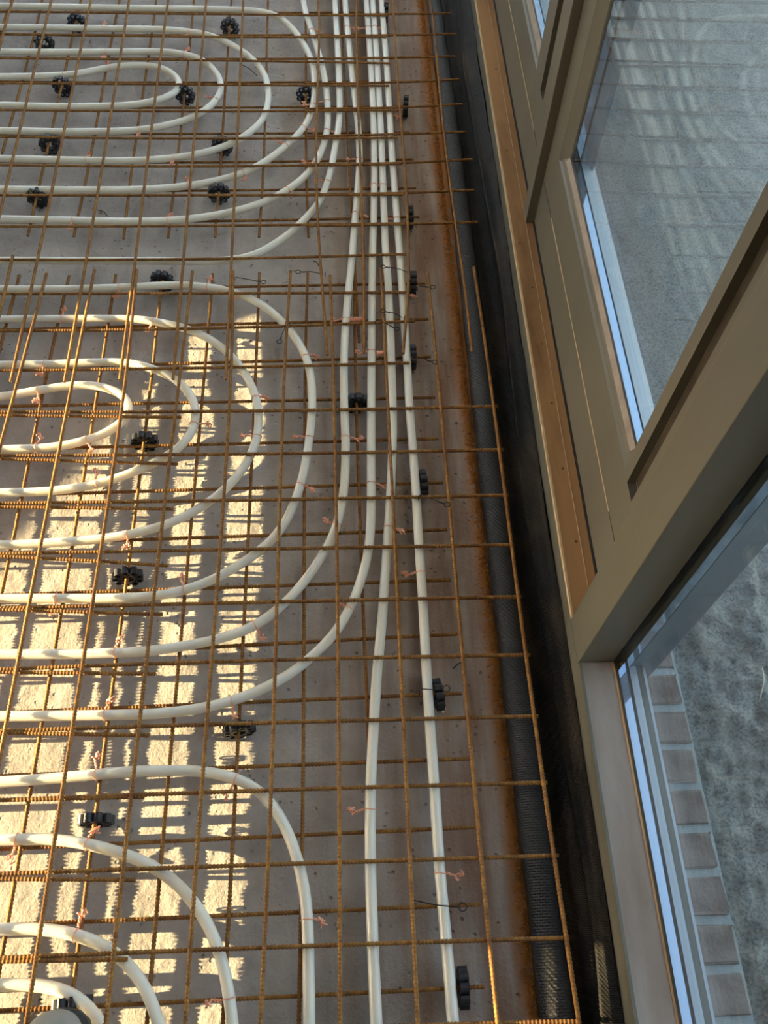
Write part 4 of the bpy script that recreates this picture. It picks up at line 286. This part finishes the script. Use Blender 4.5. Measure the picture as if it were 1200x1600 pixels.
# near fixed light
w3=tag(empty('window_3'),kind='structure')
pane(MB().box(.0555,.0595,-1.52,-.531,.09,TOPZ),'inner_pane',w3)
pane(MB().box(.0735,.0775,-1.52,-.536,.09,TOPZ),'outer_pane',w3)
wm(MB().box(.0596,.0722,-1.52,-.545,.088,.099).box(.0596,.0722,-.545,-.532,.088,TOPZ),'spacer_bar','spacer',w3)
wm(MB().box(.0722,.0734,-1.52,-.545,.088,.1005).box(.0722,.0734,-.545,-.5345,.088,TOPZ),'seal','seal',w3)
wm(MB().prism([(.078,.05),(.107,.05),(.107,.084),(.0935,.087),(.0935,.0895),(.090,.0895),(.090,.0925),(.078,.0955)],-1.52,-.536),'outer_sill','outer',w3)
# casement leaves
def leaf(name,ya,yb,slot,bead0,bead1,zr):
    # slot=(y0,y1) on the side of the meeting post; glass between bead0..bead1 (inner edges), rail top zr
    w=tag(empty(name),kind='structure'); u0,u1=.0525,.098; gz=zr+.025
    r=MB().box(u0,u1,ya,yb,.1045,.2062).box(u0,u1,ya,yb,.2098,zr).box(u0+.003,u1,ya,yb,.206,.21)
    wm(r,'bottom_rail','frame',w); wm(MB().box(u0-.0002,u0+.0034,ya+.13,yb-.12,.2066,.2096),'groove_light_strip','edge',w)  # pale strip paints the light caught along the rail groove
    wm(MB().box(.0505,.10,ya,yb,.0925,.1042),'gap_shade_strip','seal',w)  # black strip paints the shade in the gap under the rail
    wm(MB().box(u0,u1,ya,slot[0],zr,TOPZ).box(u0,u1,slot[1],bead0-.019,zr,TOPZ).box(u0+.013,u1,slot[0],slot[1],zr,TOPZ),'stile','frame',w)
    wm(MB().box(u0+.0128,u0+.0135,slot[0]+.001,slot[1]-.001,zr+.003,TOPZ),'slot_liner','slot',w)
    wm(MB().box(u0,u1,bead1+.026,yb,zr,TOPZ),'stile','frame',w)
    wm(MB().prism([(u0,zr),(.09,zr),(.09,gz-.012),(.0675,gz-.004),(.0655,gz),(u0+.006,zr+.012),(u0+.0045,zr+.006),(u0,zr+.003)],bead0-.019,bead1+.026),'bead','frame',w)
    wm(MB().prism([(.0600,gz-.0075),(.0665,gz-.0035),(.0657,gz+.0006),(.0592,gz-.0068)],bead0,bead1),'dusty_bead','deadst',w)
    for a,b in ((bead0-.0195,bead0),(bead1+.0265,bead1)):
        wm(MB().prism([(u0,a),(.09,a),(.09,b),(.0665,b),(u0+.006,a+(b-a)*.42),(u0+.003,a+(b-a)*.2)],zr,TOPZ,2),'bead','frame',w)
    g0,g1=bead0-.004,bead1+.004
    pane(MB().box(.0662,.0702,g0,g1,gz-.012,TOPZ),'inner_pane',w); pane(MB().box(.0842,.0882,g0,g1,gz-.012,TOPZ),'outer_pane',w)
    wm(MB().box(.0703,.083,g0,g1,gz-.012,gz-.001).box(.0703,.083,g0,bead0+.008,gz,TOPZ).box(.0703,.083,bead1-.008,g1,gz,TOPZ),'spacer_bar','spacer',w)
    wm(MB().box(.083,.0841,g0,g1,gz-.012,gz+.001).box(.083,.0841,g0,bead0+.009,gz,TOPZ).box(.083,.0841,bead1-.009,g1,gz,TOPZ),'seal','seal',w)
    wm(MB().prism([(.0885,.10),(.122,.10),(.122,gz-.030),(.106,gz-.022),(.106,gz-.017),(.0885,gz-.010)],ya,yb).box(.0885,.116,ya,bead0-.002,gz-.03,TOPZ).box(.0885,.116,bead1+.002,yb,gz-.03,TOPZ),'outer_frame','outer',w)
    return w
leaf('window_2',-.455,.474,(-.367,-.334),-.292,.372,.305)
wf_=leaf('window_1',.510,2.02,(.612,.652),.742,1.80,.290)
wm(MB().box(.034,.0625,.4725,.5115,.1005,TOPZ),'meeting_strip','frame',wf_,.0014)
# brick edging outside
ed=tag(empty('trim_7'),kind='structure')
wm(MB().box(.07,.181,-1.6,1.0,-.08,.0255),'mortar_bed','mortar',ed)
bs=[]
for k in range(4):
    b=MB().box(-.05,.05,-.0243,.0243,-.05,.03); me=b.me('brick',bevel=.003)
    for v in me.vertices: v.co+=Vector([random.uniform(-.0015,.0015) for _ in range(3)])
    me.materials.append(M['brick']); bs.append(me)
for i in range(44):
    y=-1.585+.0605*i+.004; o=link('brick',bs[i%4],None,ed); o.location=WALL@Vector((.1275+random.uniform(-.0015,.0015),y,random.uniform(-.0015,.001))); o.rotation_euler=(0,0,random.uniform(-.02,.02)+(math.pi if i%3==0 else 0))
tag(link('straw',MB().tube(catmull([(.398,-.519,.019),(.39,-.545,.026),(.376,-.575,.02)],.008),.0012,5).me('straw',True),M['straw']),'dry pale straw stalk lying on the rough ground outside the glass','straw')
# ------------------------------------------------------------------ black roll and sheet at the floor edge
ys=np.arange(-1.55,2.6,.012)
def roll_mesh():
    n=22; V=[];a=np.linspace(0,2*math.pi,n,endpoint=False)
    for i,y in enumerate(ys):
        t=np.clip((y+.1)/.9,0,1); h=.0205-.006*t+.0012*math.sin(y*9)+.0008*math.sin(y*23+1); wd=.0235-.002*t
        xc=-.0105+.004*math.sin(y*1.7)+.004*t
        for q in a: V.append((xc+wd*math.cos(q)*(1+.04*math.sin(y*31+q*2)),y,h+h*(1 if math.sin(q)>0 else .9)*math.copysign(abs(math.sin(q))**.8,math.sin(q))))
    F=[(i*n+j,(i+1)*n+j,(i+1)*n+(j+1)%n,i*n+(j+1)%n) for i in range(len(ys)-1) for j in range(n)]
    F+=[tuple(range(n)),tuple((len(ys)-1)*n+j for j in reversed(range(n)))]
    me=mesh('edge_roll',V,F); bm=bmesh.new(); bm.from_mesh(me); bmesh.ops.recalc_face_normals(bm,faces=bm.faces); bm.to_mesh(me); bm.free(); return me
tag(link('edge_roll',roll_mesh(),M['roll']),'glossy black woven plastic roll lying along the floor edge under the mesh','plastic roll')
prof=catmull([(.0165,.0035),(.020,.0012),(.026,.002),(.034,.006),(.042,.012),(.050,.020),(.058,.030),(.066,.041),(.0715,.049),(.0745,.0535)],.0022)
def film_mesh():
    K=len(prof); T=np.linspace(0,1,K); V=[]
    yy=np.arange(-1.55,2.6,.008)
    Y,TT=np.meshgrid(yy,T,indexing='ij'); u=T[None,:]
    amp=np.sin(np.pi*np.clip(TT,0,1))**.8
    f1=vnoise(Y*.55+TT*.10,TT*1.0,31,.22); f2=vnoise(Y*.6-TT*.12,TT*.6,32,.13); f3=vnoise(Y+TT*.35,TT*.5,33,.035)
    d=amp*(.013*f1+.005*f2+.0012*f3)
    ridge=amp*.010*np.exp(-((TT-.62-.10*np.sin(Y*4.1))/.07)**2)
    ridge=ridge+amp*.020*np.exp(-((Y+1.04)/.11)**2-((TT-.72)/.22)**2)
    nx,nz=-.75,.66
    X=prof[None,:,0]+.0105*Y*TT+nx*(d+ridge)+.0035*TT**6*vnoise(Y,Y*0,34,.09)*-1.2; Z=prof[None,:,1]+nz*(d+ridge)+.012*TT**4*vnoise(Y,Y*0,35,.11)
    X=np.minimum(X,.0752+.0105*Y+0*X); Z=np.maximum(Z,.001)
    V=np.stack([X,Y,Z],-1).reshape(-1,3); n,m=X.shape; i=np.arange(n-1)[:,None]*m+np.arange(m-1)[None,:]
    F=np.stack([i,i+1,i+m+1,i+m],-1).reshape(-1,4).tolist(); return mesh('plastic_sheet',V,F)
fm=link('plastic_sheet',film_mesh(),M['film']); sd=fm.modifiers.new('thickness','SOLIDIFY'); sd.thickness=.0009; sd.offset=-1
tag(fm,'wrinkled black plastic sheet turned up against the window base beside the roll','plastic sheet')
# rust crumbs
V=[];F=[]
rng=np.random.RandomState(4)
for i in range(9000):
    y=rng.uniform(-1.3,2.4); x=-.034-abs(rng.normal(0,.0075)); s=rng.uniform(.0006,.0021); b=len(V); q=rng.uniform(0,6.28)
    z=.0002
    for k in range(3): V.append((x+s*math.cos(q+k*2.1)*rng.uniform(.6,1.6),y+s*math.sin(q+k*2.1)*rng.uniform(.6,1.6),z))
    V.append((x,y,z+s*rng.uniform(.6,1.3))); F+=[(b,b+1,b+3),(b+1,b+2,b+3),(b+2,b,b+3)]
tag(link('rust_crumbs',mesh('rust_crumbs',V,F,False),M['dust']),'orange rust crumbs gathered along the floor edge beside the black roll','rust crumbs',kind='stuff')
# ------------------------------------------------------------------ rebar meshes
Z_UR,Z_UV,Z_LR,Z_LV,Z_P=.055,.061,.026,.032,.0435
def bar_mesh(pts,z,vert):
    P=np.asarray(pts,float)/1e4; P=np.c_[P,np.full(len(P),z)]
    C=catmull(P,.0013); m=len(C)
    r=np.array([.0025,.0033,.00345,.0031])[np.arange(m)%4]
    n=6; V,F=sweep(C,r,n); F+=[list(reversed(range(n))),[(m-1)*n+i for i in range(n)]]
    return mesh('bar',V,F)
MESH=[('near_upper',Z_UR,Z_UV,'rusty upper mesh sheet nearest the camera, its edge bar beside the roll'),
 ('left_upper',Z_UR,Z_UV,'rusty lap mesh sheet entering from the left, its bar ends short and doubled'),
 ('far_upper',Z_UR,Z_UV,'rusty far upper mesh sheet over the far pipe loops, bars ending in the overlap'),
 ('edge_upper',Z_UR,Z_UV,'narrow rusty upper mesh strip along the far window, short bars overhanging the black sheet'),
 ('near_lower',Z_LR,Z_LV,'rusty lower mesh sheet under the middle and near pipe loops'),
 ('far_lower',Z_LR,Z_LV,'rusty lower mesh sheet under the far pipe loops')]
# the bars that carry each sheet on to the left at the same pitch
for key,i,ks in (('near_upper',2,range(3,9)),('near_lower',1,range(2,8)),('far_upper',2,range(3,8)),('far_lower',2,range(3,8))):
    for k in ks: SHEETS[key]['v'].append([[x-1000*k,y] for x,y in SHEETS[key]['v'][i]])
for key,zr,zv,lab in MESH:
    root=tag(empty('rebar_mesh',(-.6,0,zr)),lab,'reinforcing mesh','steel mesh sheets over the slab')
    off=Vector((-.6,0,zr))
    for kind,z in (('v',zv),('r',zr)):
        for pts in SHEETS[key][kind]:
            zz=z-(.0062 if key=='left_upper' and kind=='v' else 0)
            P=[[a+6000,b] for a,b in pts]
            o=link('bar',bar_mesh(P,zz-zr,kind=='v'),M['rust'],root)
# ------------------------------------------------------------------ heating pipes
PLAB={
'bundle_first':'white pipe, leftmost of the bundle at the far edge, bending round the far loops','bundle_second':'white pipe second from the left in the bundle, ending in the lowest far curve',
'bundle_third':'white pipe from the bundle sweeping left, outermost curve but one round the middle loops','bundle_fourth':'white pipe from the bundle sweeping left as the outermost curve below the middle loops',
'bundle_fifth':'white pipe running along the window to the bottom edge, second from the window','bundle_sixth':'white pipe running along the window to the bottom edge, nearest the window',
'mid_outer':'white pipe, outermost closed loop of the middle nest','mid_second':'white pipe, second loop in from outside of the middle nest','mid_third':'white pipe, third loop in from outside of the middle nest','mid_inner':'white pipe, small innermost loop of the middle nest',
'near_outer':'white pipe, outermost curve of the near nest at the bottom left','near_second':'white pipe, second curve in of the near nest','near_third':'white pipe, third curve in of the near nest','near_inner':'white pipe, innermost curve of the near nest, by the grey boot',
'far_outer':'white pipe, outermost closed loop of the far nest','far_second':'white pipe, second loop in from outside of the far nest','far_third':'white pipe, third loop in from outside of the far nest','far_inner':'white pipe, small innermost loop of the far nest'}
PC={}
for k,pts in PIPES.items():
    P=np.asarray(pts,float)/1e4; C=catmull(np.c_[P,np.zeros(len(P))],.011)
    lift=.0012 if k in('bundle_fourth',) else 0
    V,F=sweep(C,.0080,16); m=len(C); F+=[list(reversed(range(16))),[(m-1)*16+i for i in range(16)]]
    o=link('heating_pipe',mesh('heating_pipe',V,F),M['pipe']); o.location=(0,0,Z_P)
    tag(o,PLAB[k],'pipe','heating pipes laid on the lower mesh')
# ------------------------------------------------------------------ spacer wheels
def ring_me(name,ro,ri,n,hw,spokes=False):
    b=MB(); q=lambda y,r,i:(y*2+r)*n+i%n
    for y in (-hw,hw):
        for r in (ro,ri):
            for i in range(n): b.V.append((r*math.cos(i*2*math.pi/n),y,r*math.sin(i*2*math.pi/n)))
    for i in range(n):
        b.F.extend([(q(0,0,i),q(0,0,i+1),q(1,0,i+1),q(1,0,i)),(q(0,1,i),q(1,1,i),q(1,1,i+1),q(0,1,i+1)),(q(0,0,i),q(0,1,i),q(0,1,i+1),q(0,0,i+1)),(q(1,0,i),q(1,0,i+1),q(1,1,i+1),q(1,1,i))])
    if spokes:
        for k in range(3): b.box(.0036,.0105,-hw*.7,hw*.7,-.0012,.0012,Matrix.Rotation(-k*2*math.pi/3-.5,4,'Y'))
    me=b.me(name); me.materials.append(M['black']); return me
HUB=ring_me('hub',.0130,.0098,18,.0058,True); PET=ring_me('petal',.0066,.0042,12,.0062)
def spacer(loc,rz,spin,lab):
    t=tag(empty('rebar_spacer',loc,rz),lab,'spacer','black spacer wheels under the lower mesh'); t.rotation_euler=(0,spin,rz)
    link('hub',HUB,None,t)
    for k in range(9):
        a=k*2*math.pi/9; o=link('petal',PET,None,t); o.location=(.0196*math.cos(a),0,.0196*math.sin(a))
def snap(key,kind,ax,val,at):
    best=None
    for pts in SHEETS[key][kind]:
        P=np.asarray(pts,float); a=P[:,1-ax]; o=np.argsort(a)
        if at<a.min()-150 or at>a.max()+150: continue
        v=np.interp(at,a[o],P[o][:,ax])
        if best is None or abs(v-val)<abs(best-val): best=v
    return best if best is not None and abs(best-val)<260 else val
for i,(x,y) in enumerate(WHEELS_V):
    v=min((snap(k,'v',0,x,y) for k in ('near_lower','far_lower')),key=lambda q:abs(q-x) if q!=x else 1e9)
    spacer((v/1e4,y/1e4,.0265),random.uniform(-.25,.25),random.uniform(0,.6),VLAB[i])
for i,(x,y) in enumerate(WHEELS_R):
    v=min((snap(k,'r',1,y,x) for k in ('near_lower','far_lower')),key=lambda q:abs(q-y) if q!=y else 1e9)
    spacer((x/1e4,v/1e4,.0265),math.pi/2+random.uniform(-.15,.15),random.uniform(0,.6),RLAB[i])
# ------------------------------------------------------------------ copper ties and black wire ties
def tie_me(v):
    rg=random.Random(v); b=MB(); R=.0088; n=16
    b.tube([(.0006*math.sin(i),R*math.cos(i*2*math.pi/n),R*math.sin(i*2*math.pi/n)) for i in range(n)],.0008,5,close=True)
    ang=rg.choice([1,-1]); L=rg.uniform(.008,.016); h=[]
    for s in (0,1):
        P=[]
        for i in range(13):
            t=i/12; ph=t*9+s*math.pi; P.append((.0013*math.cos(ph)+t*.004*ang,R+.001+t*L,.002+.0013*math.sin(ph)-t*.004))
        x,y,z=P[-1]; w_=[P[-1]]; cx,cy=x+rg.uniform(-.004,.004),y+rg.uniform(.001,.005)
        for i in range(6): w_.append((cx+rg.uniform(-.006,.006),cy+rg.uniform(-.005,.006),max(z+rg.uniform(-.003,.006),-.006)))
        P=P+[tuple(v) for v in catmull(w_,.0014)[1:]]
        b.tube(P,.00105,5)
    me=b.me('copper_tie',True); me.materials.append(M['copper']); return me
TM=[tie_me(v) for v in range(5)]
SIDE={0:1,1:-1}
count={}
for n,s,x,y,a in TIES: count[n]=count.get(n,0)+1
seen={}
ORD=['first','second','third','fourth','fifth','sixth','seventh','eighth','ninth','tenth','eleventh','twelfth','thirteenth']
NICK={'bundle_first':'leftmost bundle pipe','bundle_second':'second bundle pipe','bundle_third':'third bundle pipe','bundle_fourth':'fourth bundle pipe','bundle_fifth':'second pipe from the window','bundle_sixth':'pipe nearest the window',
'mid_outer':'outermost middle loop','mid_second':'second middle loop','mid_third':'third middle loop','mid_inner':'innermost middle loop','near_outer':'outermost near curve','near_second':'second near curve','near_third':'third near curve','near_inner':'innermost near curve',
'far_outer':'outermost far loop','far_second':'second far loop','far_third':'third far loop','far_inner':'innermost far loop'}
for n,s,x,y,a in sorted(TIES,key=lambda t:(t[0],t[1])):
    k=seen.get(n,0); seen[n]=k+1
    o=link('copper_tie',TM[(k+len(n))%5]); o.location=(x/1e4,y/1e4,Z_P); o.rotation_euler=(0,0,a+(math.pi if (k+len(n))%2 else 0))
    start='its far end' if n.startswith('bundle') else 'its upper left end'
    lab='only copper wire tie on the '+NICK[n] if count[n]==1 else 'copper wire tie on the %s, %s counted from %s'%(NICK[n],ORD[k],start)
    tag(o,lab,'wire tie','copper ties holding the pipes')
def coil(x0,x1,y,z,lab):
    b=MB(); b.tube([(x0+(x1-x0)*i/90,y+.0046*math.cos(i*.62),z+.0046*math.sin(i*.62)) for i in range(91)],.0009,5)
    o=link('copper_coil',b.me('copper_coil',True),M['copper']); tag(o,lab,'wire tie','copper coils on the bars')
for c,lab in zip(COILS,('long copper coil wound round a bar between the third and fourth bundle pipes','short copper coil wound round a bar right of the fourth bundle pipe')): coil(c[0]/1e4,c[1]/1e4,c[2]/1e4,Z_UR,lab)
for i,(x0,y0,x1,y1) in enumerate(WIRES):
    a=Vector((x0/1e4,y0/1e4,.062)); e=Vector((x1/1e4,y1/1e4,.064)); d=(e-a).normalized(); L=(e-a).length; sd_=Vector((-d.y,d.x,0))
    b=MB(); b.tube([a+Vector((0,0,-.004))+.0048*(sd_*math.cos(t)+Vector((0,0,1))*math.sin(t)) for t in np.linspace(0,2*math.pi,14,endpoint=False)],.0008,5,close=True)
    P=[a+d*.003+sd_*.004,a+d*(L*.5)+Vector((0,0,.002)),e-d*.0055]; b.tube(catmull(P,.004),.0009,5)
    b.tube([e-d*.0055+d*t*.5+sd_*.0011*math.cos(t*1200)+Vector((0,0,.0011*math.sin(t*1200))) for t in np.linspace(-.02,0,16)],.0008,5)
    b.tube([e+.0052*(d*math.cos(t)+sd_*math.sin(t)) for t in np.linspace(0,2*math.pi,14,endpoint=False)],.001,5,close=True)
    o=link('wire_tie',b.me('wire_tie',True),M['wire']); tag(o,WLAB[i],'wire tie','black wire ties with an eye')
for (x0,y0,x1,y1),lab in zip(OFFCUTS,OLAB):
    a=Vector((x0/1e4,y0/1e4,.0018)); e=Vector((x1/1e4,y1/1e4,.003)); m_=(a+e)/2+Vector((.002,.003,.001))
    tag(link('wire_offcut',MB().tube(catmull([a,m_,e],.003),.0011,5).me('wire_offcut',True),M['wire']),lab,'wire offcut','dark wire offcuts on the slab')
chip=MB().prism([(-.006,-.002),(.004,-.004),(.007,.001),(-.002,.004)],0,.002,2).me('wood_chip',bevel=.0004); o=link('wood_chip',chip,M['straw']); o.location=(CHIP[0]/1e4,CHIP[1]/1e4,.0015); o.rotation_euler=(.1,.1,1.2); tag(o,'tiny pale wood chip on the slab below the low edge-on spacer wheel','wood chip')
# ------------------------------------------------------------------ boot toe at the bottom left
bt=tag(empty('work_boot',(-.648,-1.098,.066)),'rounded dark grey boot toe at the bottom left, inside the innermost near curve','boot')
def boot():
    st=[(.137,.004,.018,.020),(.134,.018,.031,.012),(.124,.031,.043,.006),(.102,.041,.051,.004),(.065,.046,.060,.004),(.02,.043,.072,.004),(-.03,.038,.095,.004),(-.075,.036,.125,.004),(-.12,.038,.150,.004),(-.15,.034,.150,.004),(-.163,.022,.14,.006)]
    n=20; V=[]
    for y,wd,h,z0 in st:
        for i in range(n):
            a=i*2*math.pi/n; c,s=math.cos(a),math.sin(a)
            V.append((wd*math.copysign(abs(c)**.8,c),y,.012+z0+(h-z0)*.5*(1+math.copysign(abs(s)**.85,s))))
    F=[(i*n+j,i*n+(j+1)%n,(i+1)*n+(j+1)%n,(i+1)*n+j) for i in range(len(st)-1) for j in range(n)]+[tuple(range(n)),tuple((len(st)-1)*n+j for j in reversed(range(n)))]
    me=mesh('upper',V,F); bm=bmesh.new(); bm.from_mesh(me); bmesh.ops.recalc_face_normals(bm,faces=bm.faces); bm.to_mesh(me); bm.free()
    o=link('upper',me,M['boot'],bt); sb=o.modifiers.new('sub','SUBSURF'); sb.levels=1; sb.render_levels=2
    pl=[(wd*1.04*sx,y*1.01) for sx in (1,) for y,wd,h,z in st]+[(-wd*1.04,y*1.01) for y,wd,h,z in reversed(st)]
    so_=MB().prism(pl,0,.014,2).me('sole',bevel=.002); link('sole',so_,M['sole'],bt)
boot()
